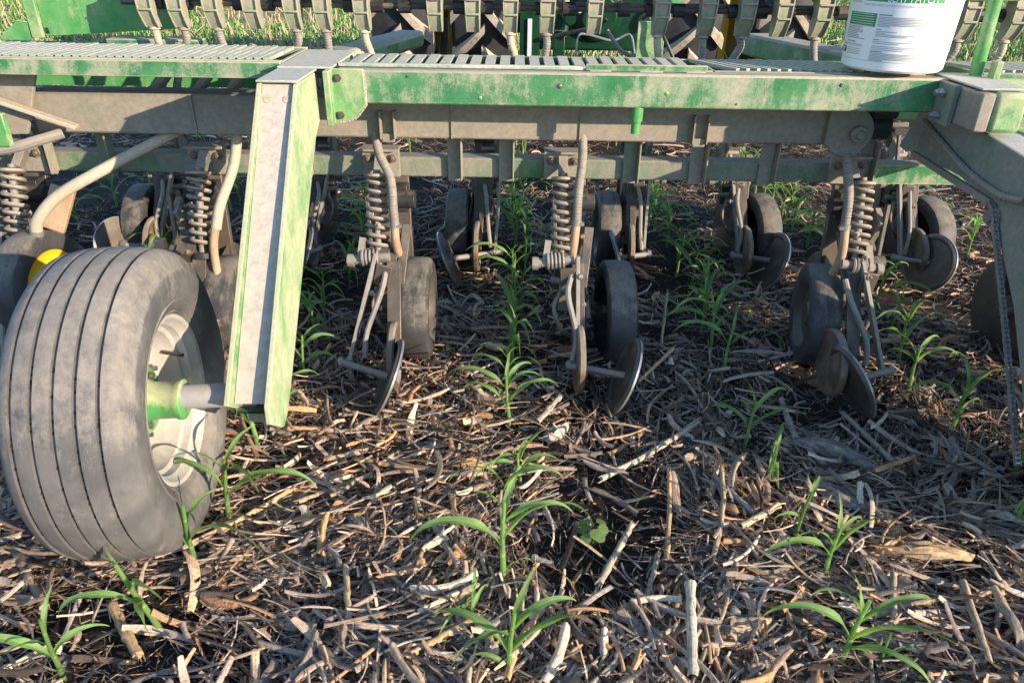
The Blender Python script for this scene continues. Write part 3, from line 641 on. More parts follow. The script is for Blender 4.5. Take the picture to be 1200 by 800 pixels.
g = G(); g.use('green_lit'); g.lathe([(0, .018), (.04, .018), (.042, .014), (.075, .013)], (.345, 2.17, .915), (0, 0, -1), 16); obj('drain_pipe', g, None, D)
# opener tube
g = G(); g.use('taupe_green'); g.bb(-2.0, 1.60, 2.45, 2.52, .622, .688); obj('opener_tube', g, None, D, bev=.006)
g = G(); g.use('green'); g.bb(1.17, 1.601, 2.446, 2.45, .624, .686); obj('tube_cover', g, None, D)
for x in (-1.35, -.20, -.03, .38, .60, .83, -1.55, -.7, 1.15):
    g = G(); g.use('taupe_green' if x in (-1.35, .38) else 'taupe'); g.bb(x - .022, x + .022, 2.436, 2.447, .615, .77); g.bb(x + .022, x + .028, 2.40, 2.447, .625, .77)
    obj('hanger_plate', g, None, D, bev=.002)
# front rank tube
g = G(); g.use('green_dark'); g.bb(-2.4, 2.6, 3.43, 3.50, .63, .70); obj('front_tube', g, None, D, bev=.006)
# left gusset and panels of the wing
g = G(); g.use('taupe'); g.prism([(-2.1, .97), (-1.42, .97), (-1.50, .78), (-2.1, .75)], 1, 2.30, 2.315); obj('wing_plate', g, None, D, bev=.002)
g = G(); g.use('hose_beige'); g.bar((-1.90, 2.20, .93), (-1.30, 2.27, .78), .022, .045, (0, -1, 0)); g2 = G()
obj('diagonal_brace', (lambda q: (q.use('hose_beige'), q.bar((-1.75, 2.26, .962), (-1.33, 2.28, .808), .012, .032, (0, -1, 0)), q)[-1])(G()), None, D, bev=.002)
g = G(); g.use('hose_grey'); g.tube(curve([(-1.75, 2.20, .745), (-1.55, 2.22, .75), (-1.45, 2.26, .77), (-1.39, 2.30, .785)]), .016, 10); obj('hydraulic_hose', g, None, D)
g = G(); g.use('green_lit'); g.bb(-1.62, -1.495, 2.20, 2.22, .765, .86); obj('corner_plate', g, None, D, bev=.003)
g = G(); g.use('green_lit'); g.prism([(-1.95, .80), (-1.95, .96), (-.9, .96), (-.9, .80)], 1, 3.02, 3.03); obj('wing_panel', g, None, D)
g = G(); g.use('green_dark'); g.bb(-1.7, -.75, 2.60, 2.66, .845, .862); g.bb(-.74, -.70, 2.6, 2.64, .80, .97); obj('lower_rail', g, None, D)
for x in (-1.18, -1.04, -.93):
    g = G(); g.use('hose_grey'); g.tube(curve([(x + .05, 2.66, 1.0), (x + .02, 2.62, .93), (x - .04, 2.55, .84), (x - .06, 2.5, .76)]), .017, 9); obj('seed_tube', g, None, D)
# left end panel of the grain box
g = G(); g.use('green_lit'); g.prism([(-1.66, 1.003), (-1.18, 1.035), (-1.26, 1.30), (-1.66, 1.40)], 1, 2.80, 2.815); g.use('green_faded'); g.prism([(-1.70, 1.0), (-1.662, 1.0), (-1.662, 1.4), (-1.70, 1.4)], 1, 2.785, 2.80)
g.use('green_lit'); g.prism([(-1.83, .99), (-1.705, .99), (-1.705, 1.05), (-1.74, 1.055)], 1, 2.79, 2.80); g.use('black'); g.bb(-1.655, -1.642, 2.797, 2.7995, 1.012, 1.032)
obj('end_panel', g, None, D, bev=.002)
g = G(); g.use('green'); g.bb(-1.40, -1.08, 2.70, 2.78, .985, 1.01); obj('lower_rail', g, None, D, bev=.004)
# grain box above the picture, metering cups, shaft
g = G(); g.use('green_faded'); g.prism([(2.60, 1.175), (2.74, 1.175), (3.0, 1.50), (3.0, 1.75), (2.48, 1.75), (2.48, 1.45)], 0, -1.15, 1.6); obj('grain_box', g, None, D, bev=.004)
g = G(); g.use('cast'); g.cyl((-1.3, 2.665, 1.128), (1.9, 2.665, 1.128), .009, 8); g.use('black')
for k in range(34): x = -1.2 + k * .09; g.cyl((x, 2.665, 1.128), (x + .04, 2.665, 1.128), .022, 10)
g.use('steel'); g.bb(-1.3, 1.9, 2.70, 2.712, 1.128, 1.146); obj('feed_shaft', g, None, D)
CX = [165, 200, 241, 287, 334, 369, 415, 500, 544, 588, 631, 686, 763, 817, 862, 904, 950, 1119, 1175]
for i, px in enumerate(CX):
    x = (px - 600) / 357.0 + .012; k = x * .05; g = G(); g.use('cup'); wd = .0265
    pr = [(2.615, 1.19), (2.607, 1.15), (2.605, 1.105), (2.618, 1.075), (2.632, 1.055), (2.66, 1.055), (2.665, 1.10), (2.665, 1.19)]
    # fluted cup: body widens with side flanges, leaning outward
    for (dx0, dx1, dy) in ((-wd, -wd + .005, -.004), (-wd + .005, wd - .005, .004), (wd - .005, wd, -.004)):
        vs = []
        for xx in (dx0, dx1):
            for (y, z) in pr:
                vs.append((x + xx * (1 - (1.19 - z) * 1.2) + k * (z - 1.19), y + dy, z))
        n = len(pr); g.add(vs, [tuple(range(n))[::-1], tuple(range(n, 2 * n))] + [(a, (a + 1) % n, (a + 1) % n + n, a + n) for a in range(n)])
    g.box((x + k * (1.12 - 1.19), 2.601, 1.112), (wd * 1.7, .006, .006)); g.box((x + k * -.03, 2.600, 1.155), (wd * 1.8, .006, .006))
    cup = obj('seed_cup', g, None, D, bev=.0012)
    if i % 4 != 3 and i not in (8,):
        h = G(); h.use('hose_beige' if i % 3 == 0 else 'hose_grey'); bx = x + k * -.13
        h.lathe([(0, .016), (.008, .019), (.012, .012), (.016, .012)], (bx, 2.645, 1.057), (0, 0, -1), 12)
        h.tube(curve([(bx, 2.645, 1.045), (bx + .003, 2.645, 1.02), (bx - .02 * math.sin(i * 1.9), 2.65, .97), (bx - .05 * math.sin(i * 1.9), 2.62, .88), (bx - .05 * math.sin(i * 1.9), 2.57, .78)]), .0125, 10, rfun=lambda t: 1 + .07 * math.sin(t * 110))
        obj('seed_tube', h, None, cup)
# tongue members
g = G(); g.use('green'); g.bar((-.66, 2.52, .955), (-.49, 3.7, .915), .13, .07, (0, 0, 1)); obj('tongue_beam', g, None, D, bev=.02)
g = G(); g.use('green'); g.bar((1.28, 2.52, .945), (1.08, 3.6, .925), .13, .09, (0, 0, 1)); obj('tongue_beam', g, None, D, bev=.01)
g = G(); g.use('green_dark'); g.bb(1.02, 1.14, 3.60, 3.64, .86, .965); obj('tongue_plate', g, None, D, bev=.004)
# handrail post
g = G(); g.use('green_lit'); g.tube([(1.285, 2.19, 1.00), (1.26, 2.17, 1.45)], .0175, 16); obj('handrail_post', g, None, D)
g = G(); g.use('green_faded'); g.bb(1.30, 1.318, 2.13, 2.16, .99, 1.055); obj('post_bracket', g, None, D, bev=.002)
# transport wheels and arms
def tyre_prof():
    P = []; w2 = .128; R0 = .36; gro = [-.082, -.042, -.002, .038, .078]
    P += [(-.082, .192), (-.092, .196), (-.112, .215), (-w2 + .003, .25), (-w2, .28), (-w2 + .004, .308), (-.115, .333), (-.102, .347)]
    last = -.102
    for q in gro:
        e = lambda x: R0 - .012 * (abs(x) / .1) ** 2.4
        P += [(q - .0045, e(q)), (q - .003, e(q) - .0085), (q + .003, e(q) - .0085), (q + .0045, e(q))]
        P += [(q + .016, e(q + .016) + .0005)] if q < .07 else []
    P += [(.102, .347), (.115, .333), (w2 - .005, .310), (w2 - .002, .307), (w2 - .001, .300), (w2, .28), (w2 - .003, .25), (w2 - .008, .238), (w2 - .006, .235), (w2 - .010, .228), (.112, .215), (.106, .212), (.108, .208), (.092, .196), (.082, .192)]
    return P
def transport_wheel(cx, cy, cz, side, yaw=0.0):
    ax = (side * math.cos(yaw), side * math.sin(yaw), 0); c = Vector((cx, cy, cz)); A = Vector(ax)
    g = G(); g.use('rubber_pale'); g.lathe(tyre_prof(), c, ax, 96, cap=False); t = obj('transport_wheel', g, None, D, at=tuple(c), smooth=42)
    if side > 0:
        q = G(); q.use('soil'); rq = random.Random(3); yx = Vector((-math.sin(yaw), math.cos(yaw), 0))
        for _ in range(260):
            gx = rq.choice([-.082, -.042, -.002, .038, .078]); a = rq.uniform(PI * .75, PI * 1.75); rr_ = .3535 - .012 * (abs(gx) / .1) ** 2.4
            p = c + A * (gx + rq.uniform(-.002, .002)) + yx * math.cos(a) * rr_ + Vector((0, 0, math.sin(a) * rr_)); z_ = rq.uniform(.002, .0045)
            q.add([p + Vector(d) * z_ for d in ((1, 0, 0), (0, 1, 0), (-1, 0, 0), (0, -1, 0), (0, 0, 1), (0, 0, -1))], [(0, 1, 4), (1, 2, 4), (2, 3, 4), (3, 0, 4), (1, 0, 5), (2, 1, 5), (3, 2, 5), (0, 3, 5)])
        tag(obj('packed_soil', q, None, t, smooth=0), kind='stuff')
    r = G(); r.use('silver')
    r.lathe([(.086, .196), (.098, .204), (.102, .200), (.098, .192), (.085, .186), (.078, .178), (.060, .176), (.056, .165), (.035, .162), (.022, .157), (.008, .155), (-.012, .145), (-.018, .13), (-.014, .105), (-.004, .10), (-.002, .095), (.0, .0)], c, ax, 64, cap=False)
    r.lathe([(-.086, .196), (-.098, .204), (-.098, .19), (-.08, .176), (-.07, .168), (-.066, .0)], c, ax, 48, cap=False)
    for k in range(8):
        a = k * PI / 4 + .2; r.use('cast'); r.lathe([(-.016, .0105), (.0, .0105), (.0, .006), (.012, .006), (.012, 0)], c + Vector((0, math.cos(a) * .115, math.sin(a) * .115)), ax, 6)
    r.use('black'); r.cyl(c + A * .02 + Vector((0, .145, .05)), c + A * .07 + Vector((0, .135, .045)), .005, 8)
    obj('rim', r, None, t, at=tuple(c + A * .02))
    h = G(); h.use('green_lit'); h.lathe([(.0, .076), (.006, .082), (.030, .082), (.036, .076), (.036, .0)], c, ax, 32)
    for k in range(6):
        a = k * PI / 3; h.use('cast'); h.lathe([(.0, .009), (.009, .009), (.009, .0)], c + A * .036 + Vector((0, math.cos(a) * .058, math.sin(a) * .058)), ax, 6)
    h.use('green_lit'); h.lathe([(.0, .0785), (.001, .088), (.004, .088)], c, ax, 32, cap=False); h.lathe([(.036, .052), (.05, .045), (.100, .044), (.106, .048), (.116, .048), (.120, .042), (.120, 0)], c, ax, 32)
    obj('hub', h, None, t, at=tuple(c + A * .08))
    return t
transport_wheel(-.888, 1.46, .362, 1, .10)
g = G(); g.use('spindle'); g.cyl((-.80, 1.465, .372), (-.60, 1.48, .375), .029, 20); g.use('green'); g.cyl((-.655, 1.478, .374), (-.64, 1.479, .3745), .0295, 20); obj('axle', g, None, D)
# left wheel arm: recessed web between two flanges
arm = G(); arm.use('web')
def quad_slab(gr, a, b, th):
    """4 corners a, offset th vector"""
    t = Vector(th); v = [Vector(p) for p in a] + [Vector(p) + t for p in a]
    gr.add(v, [(0, 1, 2, 3), (7, 6, 5, 4), (0, 4, 5, 1), (1, 5, 6, 2), (2, 6, 7, 3), (3, 7, 4, 0)])
quad_slab(arm, [(-.640, 1.955, .998), (-.560, 1.955, .998), (-.562, 1.432, .378), (-.638, 1.432, .378)], None, (0, .008, -.004))
wa = obj('wheel_arm', arm, None, D)
f = G(); f.use('flange'); f.prism([(1.942, 1.001), (2.12, 1.001), (2.12, .872), (2.06, .84), (1.585, .36), (1.515, .297), (1.485, .285), (1.470, .286), (1.398, .345), (1.402, .39)], 0, -.560, -.548); obj('flange', f, None, wa, bev=.002)
f = G(); f.use('green_faded'); f.prism([(1.942, 1.001), (2.12, 1.001), (2.12, .872), (2.06, .84), (1.60, .36), (1.46, .345), (1.402, .39)], 0, -.652, -.640); obj('flange', f, None, wa, bev=.002)
f = G(); f.use('slat'); f.bb(-.653, -.547, 1.938, 2.14, 1.003, 1.009); obj('cap_plate', f, None, wa, bev=.002)
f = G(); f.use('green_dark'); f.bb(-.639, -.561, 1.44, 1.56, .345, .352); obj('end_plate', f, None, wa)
f = G(); f.use('taupe'); f.bb(-.64, -.56, 1.50, 1.535, .28, .34); obj('end_block', f, None, wa)
for x, z in ((-.625, .965), (-.575, .965)):
    f = G(); f.use('green'); f.lathe([(0, .010), (.002, .010), (.002, 0)], (x, 1.955 - (.998 - z) * .843, z), (0, -1, .8), 14); obj('bolt_head', f, None, wa)
# right wheel arm
XA = 1.24
g = G(); g.use('arm')
prof = [(2.34, .895), (2.0, .895), (1.78, .875), (1.64, .83), (1.56, .72), (1.36, .36), (1.36, .28), (1.455, .28), (1.67, .55), (1.87, .735), (2.05, .765), (2.42, .755)]
g.prism(prof, 0, XA, XA + .012); ra = obj('wheel_arm', g, None, D, bev=.002)
f = G(); f.use('arm'); f.prism(prof, 0, XA + .105, XA + .117); obj('flange', f, None, ra, bev=.002)
f = G(); f.use('slat'); f.prism([(2.34, .891), (2.0, .891), (1.78, .871), (1.64, .826), (1.64, .818), (1.78, .863), (2.0, .883), (2.34, .883)], 0, XA + .0125, XA + .1045); obj('cap_plate', f, None, ra)
f = G(); f.use('web'); f.prism([(1.638, .824), (1.562, .72), (1.362, .36), (1.372, .36), (1.572, .72), (1.648, .815)], 0, XA + .0125, XA + .1045); obj('web', f, None, ra)
f = G(); f.use('taupe'); f.tube(curve([(XA - .008, 2.30, .862), (XA - .010, 2.15, .825), (XA - .010, 2.0, .79), (XA - .010, 1.85, .775), (XA - .012, 1.74, .79)]), .009, 8, rfun=lambda t: 1 + .2 * math.sin(t * 160)); obj('grease_hose', f, None, ra)
f = G(); f.use('taupe'); f.bar((XA - .006, 2.31, .76), (XA - .006, 1.87, .745), .018, .012, (1, 0, 0)); obj('rib', f, None, ra)
for y, z, r in ((1.845, .715, .028), (1.70, .79, .022)):
    f = G(); f.use('steel'); f.lathe([(0, r), (.008, r), (.008, r * .6), (.022, r * .55), (.022, 0)], (XA, y, z), (-1, 0, 0), 20); obj('sprocket', f, None, ra)
def chain(pts, x, pitch=.0125):
    P = curve(pts, 14); d = [0]
    for a, b in zip(P, P[1:]): d.append(d[-1] + (b - a).length)
    g = G(); g.use('chain'); n = int(d[-1] / pitch); j = 0
    for i in range(n):
        s = i * pitch
        while d[j + 1] < s: j += 1
        t = (s - d[j]) / (d[j + 1] - d[j]); p = P[j].lerp(P[j + 1], t); q = (P[j + 1] - P[j]).normalized()
        for e in (-1, 1):
            o = Vector((e * (.0045 + (.0016 if i % 2 else 0)), 0, 0)); g.bar(p + o - q * pitch * .56, p + o + q * pitch * .56, .0014, .010, (0, 0, 1) if abs(q.z) < .9 else (0, 1, 0))
        g.lathe([(-.0065, .0042), (.0065, .0042)], p, (1, 0, 0), 6)
    return obj('drive_chain', g, None, ra, smooth=0)
chain([(1.228, 1.885, .735), (1.228, 1.85, .742), (1.228, 1.80, .68), (1.228, 1.64, .48), (1.228, 1.44, .22)], 1.19)
chain([(1.228, 1.74, .80), (1.228, 1.70, .79), (1.228, 1.60, .62), (1.228, 1.42, .27)], 1.19)
g = G(); g.use('taupe'); g.cyl((XA + .117, 1.49, .37), (1.42, 1.48, .372), .029, 20); obj('axle', g, None, D)
transport_wheel(1.545, 1.46, .362, -1, -.05)
# box end of the right beam
g = G(); g.use('green_faded'); g.bb(1.222, 1.305, 1.955, 2.30, .902, 1.002); be = obj('beam_end', g, None, D, bev=.012)
g = G(); g.use('taupe'); g.bb(1.1835, 1.2215, 1.96, 2.146, .903, 1.0); obj('clamp_strip', g, None, D, bev=.006)
g = G(); g.use('taupe_green'); g.bb(1.165, 1.1825, 2.06, 2.146, .895, 1.003); cs = obj('clamp_strip', g, None, D, bev=.003)
for z in (.978, .918):
    b = G(); b.use('chain'); b.cyl((1.165, 2.10, z), (1.135, 2.10, z), .007, 12); b.lathe([(0, .012), (.012, .012)], (1.155, 2.10, z), (-1, 0, 0), 6); obj('bolt', b, None, cs)
g = G(); g.use('slat'); g.bb(1.19, 1.31, 1.98, 2.23, 1.004, 1.010); obj('cover_plate', g, None, D, bev=.002)
g = G(); g.use('green_faded'); g.bb(1.307, 2.3, 2.20, 2.225, .93, 1.0); g.use('green_lit'); g.bb(1.307, 1.75, 2.05, 2.19, .82, .90); obj('right_beam', g, None, D, bev=.006)

# ------------------------------------------------------------------ row openers
def spring_mesh():
    pts = []; n = 8.5
    for i in range(int(n * 16) + 1):
        a = i / 16 * 2 * PI; t = i / (n * 16); rr = .0335 * (.93 + .07 * math.sin(PI * t)); pts.append((math.cos(a) * rr, math.sin(a) * rr, -.235 * t))
    g = G(); g.use('spring'); g.tube(pts, .0068, 7); g.lathe([(0, .016), (.01, .040), (.018, .040), (.022, .012)], (0, 0, -.012), (0, 0, 1), 18)
    g.use('steel'); g.cyl((0, 0, .02), (0, 0, -.25), .012, 12); g.use('black'); g.lathe([(0, .036), (.018, .034), (.022, .02)], (0, 0, -.252), (0, 0, -1), 18)
    return g.mesh('coil_spring')
SPR = spring_mesh()
def gauge_meshes(W=.098, RR=.178):
    g = G(); g.use('rubber'); w2 = W / 2
    g.lathe([(-w2 + .004, .118), (-w2, .128), (-w2, .162), (-w2 + .007, .173), (-w2 + .018, RR - .001), (0, RR), (w2 - .018, RR - .001), (w2 - .007, .173), (w2, .162), (w2, .128), (w2 - .004, .118)], (0, 0, 0), (1, 0, 0), 56, cap=False)
    r = G(); r.use('yellow'); r.lathe([(w2 - .004, .119), (w2 - .010, .112), (w2 - .022, .095), (w2 - .024, .05), (w2 - .012, .035), (w2 - .008, 0)], (0, 0, 0), (1, 0, 0), 40, cap=False)
    d = G(); d.use('cast'); d.lathe([(w2 - .004, .119), (w2 - .012, .110), (w2 - .030, .095), (w2 - .032, .05), (w2 - .018, .035), (w2 - .014, 0)], (0, 0, 0), (1, 0, 0), 40, cap=False)
    return g.mesh('gauge_wheel'), r.mesh('wheel_rim'), d.mesh('wheel_rim')
GW, GRY, GRD = gauge_meshes()
g = G(); g.use('cast'); g.lathe([(-.004, .122), (-.012, .115), (-.012, .108), (-.004, .098), (.004, .05), (.002, .02), (.0, .0)], (0, 0, 0), (1, 0, 0), 44, cap=False)
g.lathe([(-.004, .122), (.003, .123), (.006, .115), (.010, .06), (.012, .025), (.020, .02), (.020, 0)], (0, 0, 0), (1, 0, 0), 44)
for k in range(44):
    a = k * 2 * PI / 44; g.box((-.001, math.cos(a) * .1215, math.sin(a) * .1215), (.007, .004, .003), Matrix.Rotation(a, 3, 'X'))
g.use('chain'); g.lathe([(-.0035, .1225), (-.0035, .1245), (.0028, .1245), (.0028, .1225)], (0, 0, 0), (1, 0, 0), 44, cap=False)
CW = g.mesh('closing_wheel')
g = G(); g.use('cast'); g.lathe([(-.003, .0), (-.003, .205), (0, .210), (.003, .205), (.003, 0)], (0, 0, 0), (1, 0, 0), 48); DB = g.mesh('disc_blade')
g = G(); g.use('rust'); g.lathe([(-.012, .09), (-.012, .105), (-.006, .112), (.006, .112), (.012, .105), (.012, .09), (.004, .08), (.004, .02), (.008, 0)], (0, 0, 0), (1, 0, 0), 40); PWM = g.mesh('press_wheel')
def orient(o, n):
    o.rotation_euler = Vector(n).normalized().to_track_quat('X', 'Z').to_euler()
def opener(sx, s, dy=0.0, bar=(0, -.09), cw=(.065, 1.98, .128), cwn=(1, .3, -.45), gw=(.15, 2.24, .165), gyaw=0.0, hose='corr', rim='dark', sp=True, seed=0, tens=True, sdx=0.0, hx=0.058, bx=0.0):
    """sx: spring x; s: +1 gauge wheel on the right; local x mirrored by s"""
    X = lambda v: sx + s * v; Y = lambda v: v + dy
    g = G(); g.use('cast'); P = lambda x, y, z: (X(x + bx), Y(y), z)
    g.bar(P(.045, 2.47, .62), P(.055, 2.42, .24), .022, .075, (1, 0, 0))             # shank
    g.bar(P(0, 2.42, .50), P(.01, 2.24, .40), .05, .06, (1, 0, 0)); g.bar(P(.04, 2.34, .46), P(.085, 2.25, .20), .03, .05, (1, 0, 0))
    g.bar(P(.05, 2.25, .40), P(.06, 2.10, .15), .016, .045, (1, 0, 0))
    g.cyl(P(-.05, 2.27, .415), P(.06, 2.27, .40), .022, 14); g.cyl(P(.06, 2.24, .30), P(gw[0] - .05 - bx, gw[1], gw[2]), .016, 12)
    g.cyl(P(.03, gw[1], gw[2]), P(gw[0] - bx, gw[1], gw[2]), .02, 14); g.use('black'); g.cyl(P(-.02, 2.40, .56), P(.11, 2.40, .56), .03, 14); g.box(P(.04, 2.42, .56), (.09, .05, .09))
    g.box(P(.01, 2.30, .33), (.06, .05, .07)); g.use('steel'); g.cyl(P(-.03, 2.28, .33), P(.04, 2.26, .33), .012, 8); g.box(P(-.02, 2.33, .52), (.02, .07, .09), Matrix.Rotation(.5, 3, 'X'))
    g.cyl(P(-.035, 2.35, .50), P(.05, 2.35, .50), .009, 8); g.box(P(.015, 2.27, .27), (.035, .03, .10), Matrix.Rotation(.35, 3, 'X'))
    rq = random.Random(int(sx * 1000) + seed)
    for q in range(9):
        bx_, by_, bz_ = rq.uniform(-.03, .10), rq.uniform(2.20, 2.38), rq.uniform(.20, .58)
        g.use('rust' if q % 3 else 'steel'); g.lathe([(0, .011), (.008, .011), (.008, .006), (.016, .006)], P(bx_, by_ - .03, bz_), (rq.uniform(-1, 1), -1, rq.uniform(0, .4)), 6)
    g.use('cast'); g.box(P(.02, 2.20, .37), (.05, .012, .07), Matrix.Rotation(rq.uniform(-.3, .3), 3, 'Y')); g.bar(P(-.03, 2.30, .60), P(-.02, 2.26, .44), .018, .012, (1, 0, 0)); g.bar(P(.09, 2.32, .5), P(.07, 2.22, .33), .012, .03, (1, 0, 0))
    g.use('rust'); g.tube(curve([P(.0, 2.24, .30), P(-.02, 2.21, .26), P(.0, 2.19, .20), P(.04, 2.20, .16)]), .008, 7)
    op = obj('row_opener', g, None, D, bev=.003)
    if sp:
        o = bpy.data.objects.new('coil_spring', SPR); link(o, op, (X(0) + sdx, Y(2.335), .655)); o.rotation_euler = (R(-18), 0, 0)
        k = G(); k.use('taupe'); k.bb(X(0) - .06, X(0) + .06, Y(2.425), Y(2.446), .628, .715); k.bb(X(0) - .062, X(0) + .062, Y(2.40), Y(2.47), .716, .724)
        k.use('steel'); k.bar((X(0), Y(2.42), .70), (X(0), Y(2.36), .655), .026, .03, (1, 0, 0))
        for e in (-1, 1): k.use('rust'); k.lathe([(0, .014), (.01, .014), (.01, .007), (.02, .007)], (X(0) + e * .04, Y(2.425), .69), (0, -1, 0), 6)
        obj('spring_mount', k, None, op, bev=.001)
    P = lambda x, y, z: (X(x), Y(y), z)
    o = bpy.data.objects.new('gauge_wheel', GW); link(o, op, P(*gw)); o.rotation_euler = (random.random() * 6, 0, gyaw)
    q = bpy.data.objects.new('wheel_rim', GRY if rim == 'yellow' else GRD); link(q, op, P(*gw)); q.rotation_euler = (0, 0, gyaw if s > 0 else PI + gyaw)
    if rim == 'yellow': q['label'] = 'bright yellow wheel rim'
    o = bpy.data.objects.new('disc_blade', DB); link(o, op, P(.075 + bx, 2.42, .165)); o.rotation_euler = (0, 0, s * .06)
    o = bpy.data.objects.new('press_wheel', PWM); link(o, op, P(.06, 2.09, .135)); o.rotation_euler = (0, 0, s * .03)
    if tens:
        k = G(); k.use('steel'); cc = Vector(P(-.02, 2.235, .415)); pts = []
        for i in range(5 * 14): a = i / 14 * 2 * PI; pts.append(cc + Vector((s * (-.03 + .012 * i / 14), math.cos(a) * .024, math.sin(a) * .024)))
        k.tube(pts, .0052, 6); k.cyl(P(-.085, 2.235, .405), P(.04, 2.235, .42), .016, 12); k.bar(P(-.055, 2.225, .40), P(-.045, 2.26, .475), .02, .02, (1, 0, 0)); k.lathe([(0, .022), (.02, .022), (.022, .012)], P(-.075, 2.235, .405), (-s, 0, 0), 12)
        obj('torsion_spring', k, None, op)
        k = G(); k.use('steel'); ax_ = bar[1]
        k.bar(P(bar[0], 2.225, .435), P(ax_, 2.075, .118), .026, .013, (1, 0, 0)); ca = obj('closing_arm', k, None, op, bev=.002)
        k = G(); k.use('steel'); k.tube(curve([P(.03, 2.20, .38), P(.02, 2.15, .33), P(ax_ * .5 + .02, 2.09, .22), P(ax_ * .5 + .01, 2.07, .14)]), .009, 8); obj('guard_rod', k, None, op)
        k = G(); k.use('steel'); k.cyl(P(ax_ - .035, 2.08, .118), P(*cw), .0115, 12); k.lathe([(0, .017), (.014, .017), (.016, .009)], P(ax_ - .02, 2.077, .118), (-s, 0, 0), 10); k.lathe([(0, .015), (.01, .015)], P(ax_, 2.072, .118), (0, -.4, 1), 8); obj('closing_axle', k, None, op)
    o = bpy.data.objects.new('closing_wheel', CW); link(o, op, P(*cw)); orient(o, cwn)
    if hose:
        x0 = hx
        if hose == 'corr':
            k = G(); k.use('hose_grey'); k.tube(curve([P(x0 - .06, 2.37, .80), P(x0 - .045, 2.33, .73), P(x0 - .008, 2.29, .66), P(x0, 2.26, .57), P(x0 + .002, 2.255, .515)], 24), .0145, 12, rfun=lambda t: 1 + .06 * math.sin(t * 260)); obj('seed_hose', k, None, op)
            k = G(); k.use('chain'); k.lathe([(-.008, .0172), (.008, .0172)], P(x0 + .002, 2.255, .522), (0, .08, 1), 14); k.box(P(x0 + .018, 2.245, .522), (.014, .012, .01)); obj('hose_clamp', k, None, op)
            k = G(); k.use('pipe_rust'); k.tube(curve([P(x0 + .002, 2.255, .52), P(x0 + .004, 2.25, .46), P(x0 + .01, 2.30, .37), P(x0 + .02, 2.38, .25)]), .0135, 12); obj('seed_pipe', k, None, op)
        elif hose == 'up':
            k = G(); k.use('hose_grey'); k.tube(curve([P(x0 - .0, 2.37, .80), P(x0, 2.32, .72), P(x0 - .01, 2.28, .63), P(x0 - .012, 2.26, .53)], 24), .0145, 12, rfun=lambda t: 1 + .06 * math.sin(t * 260)); obj('seed_hose', k, None, op)
            k = G(); k.use('chain'); k.lathe([(-.008, .0172), (.008, .0172)], P(x0 - .012, 2.26, .536), (0, .1, 1), 14); k.box(P(x0 + .004, 2.25, .536), (.014, .012, .01)); obj('hose_clamp', k, None, op)
            k = G(); k.use('pipe_rust'); k.tube(curve([P(x0 - .012, 2.26, .54), P(x0 - .018, 2.25, .46), P(x0 - .022, 2.27, .40), P(x0 - .024, 2.31, .34)]), .0135, 12); obj('seed_pipe', k, None, op)
        elif hose == 'beige':
            k = G(); k.use('hose_beige'); k.tube(curve([(sx + .12, 2.42, .79), (sx + .11, 2.36, .68), (sx + .075, 2.28, .57), (sx + .06, 2.25, .50)], 16), .0165, 12); obj('seed_hose', k, None, op)
            k = G(); k.use('pipe_rust'); k.tube(curve([(sx + .06, 2.25, .51), (sx + .045, 2.24, .43), (sx + .05, 2.22, .3)]), .0135, 12); obj('seed_pipe', k, None, op)
    return op
# rear rank
o1 = opener(-1.607, 1, bar=(.0, -.07), gw=(.078, 2.20, .318), rim='yellow', hose=None, gyaw=-.14, bx=-.06)
k = G(); k.use('hose_beige'); k.tube(curve([(-1.02, 2.46, .80), (-1.12, 2.40, .755), (-1.28, 2.27, .68), (-1.41, 2.22, .61), (-1.48, 2.20, .54), (-1.50, 2.20, .49)], 16), .018, 12); obj('seed_hose', k, None, o1)
k = G(); k.use('pipe_rust'); k.tube(curve([(-1.495, 2.20, .50), (-1.51, 2.22, .47), (-1.53, 2.27, .44)]), .0145, 12); obj('seed_pipe', k, None, o1)
k = G(); k.use('chain'); k.lathe([(-.008, .0205), (.008, .0205)], (-1.497, 2.20, .497), (.2, 0, 1), 14); obj('hose_clamp', k, None, o1)
k = G(); k.use('pipe_rust'); k.bar((-1.46, 2.34, .60), (-1.51, 2.30, .47), .075, .02, (0, -1, 0)); obj('shank_plate', k, None, o1, bev=.003)
opener(-1.012, 1, bar=(-.07, -.10), gw=(.055, 2.30, .20), bx=-.06, hose='beige', tens=False)
k = G(); k.use('pipe_rust'); k.bar((-1.105, 2.16, .475), (-1.075, 2.13, .36), .045, .02, (0, -1, 0)); k.box((-1.09, 2.15, .485), (.03, .03, .035)); obj('spring_lever', k, None, D, bev=.004)
opener(-.440, 1, bar=(.0, -.085), cw=(.06, 1.97, .128), cwn=(1, .1, -.45), gw=(.112, 2.34, .188))
opener(.157, 1, bar=(.05, .055), cw=(.20, 2.0, .128), cwn=(1, -.05, -.35), gw=(.20, 2.34, .188), gyaw=.06, hose='up', hx=.055)
opener(1.098, -1, bar=(-.02, -.10), cw=(.03, 1.99, .128), cwn=(1, .16, .42), gw=(.04, 2.34, .188), gyaw=-.16, bx=-.065, hose='up', hx=.055, sdx=.015)
opener(1.72, 1, bar=(.0, -.06), gw=(.12, 2.42, .165), rim='yellow')
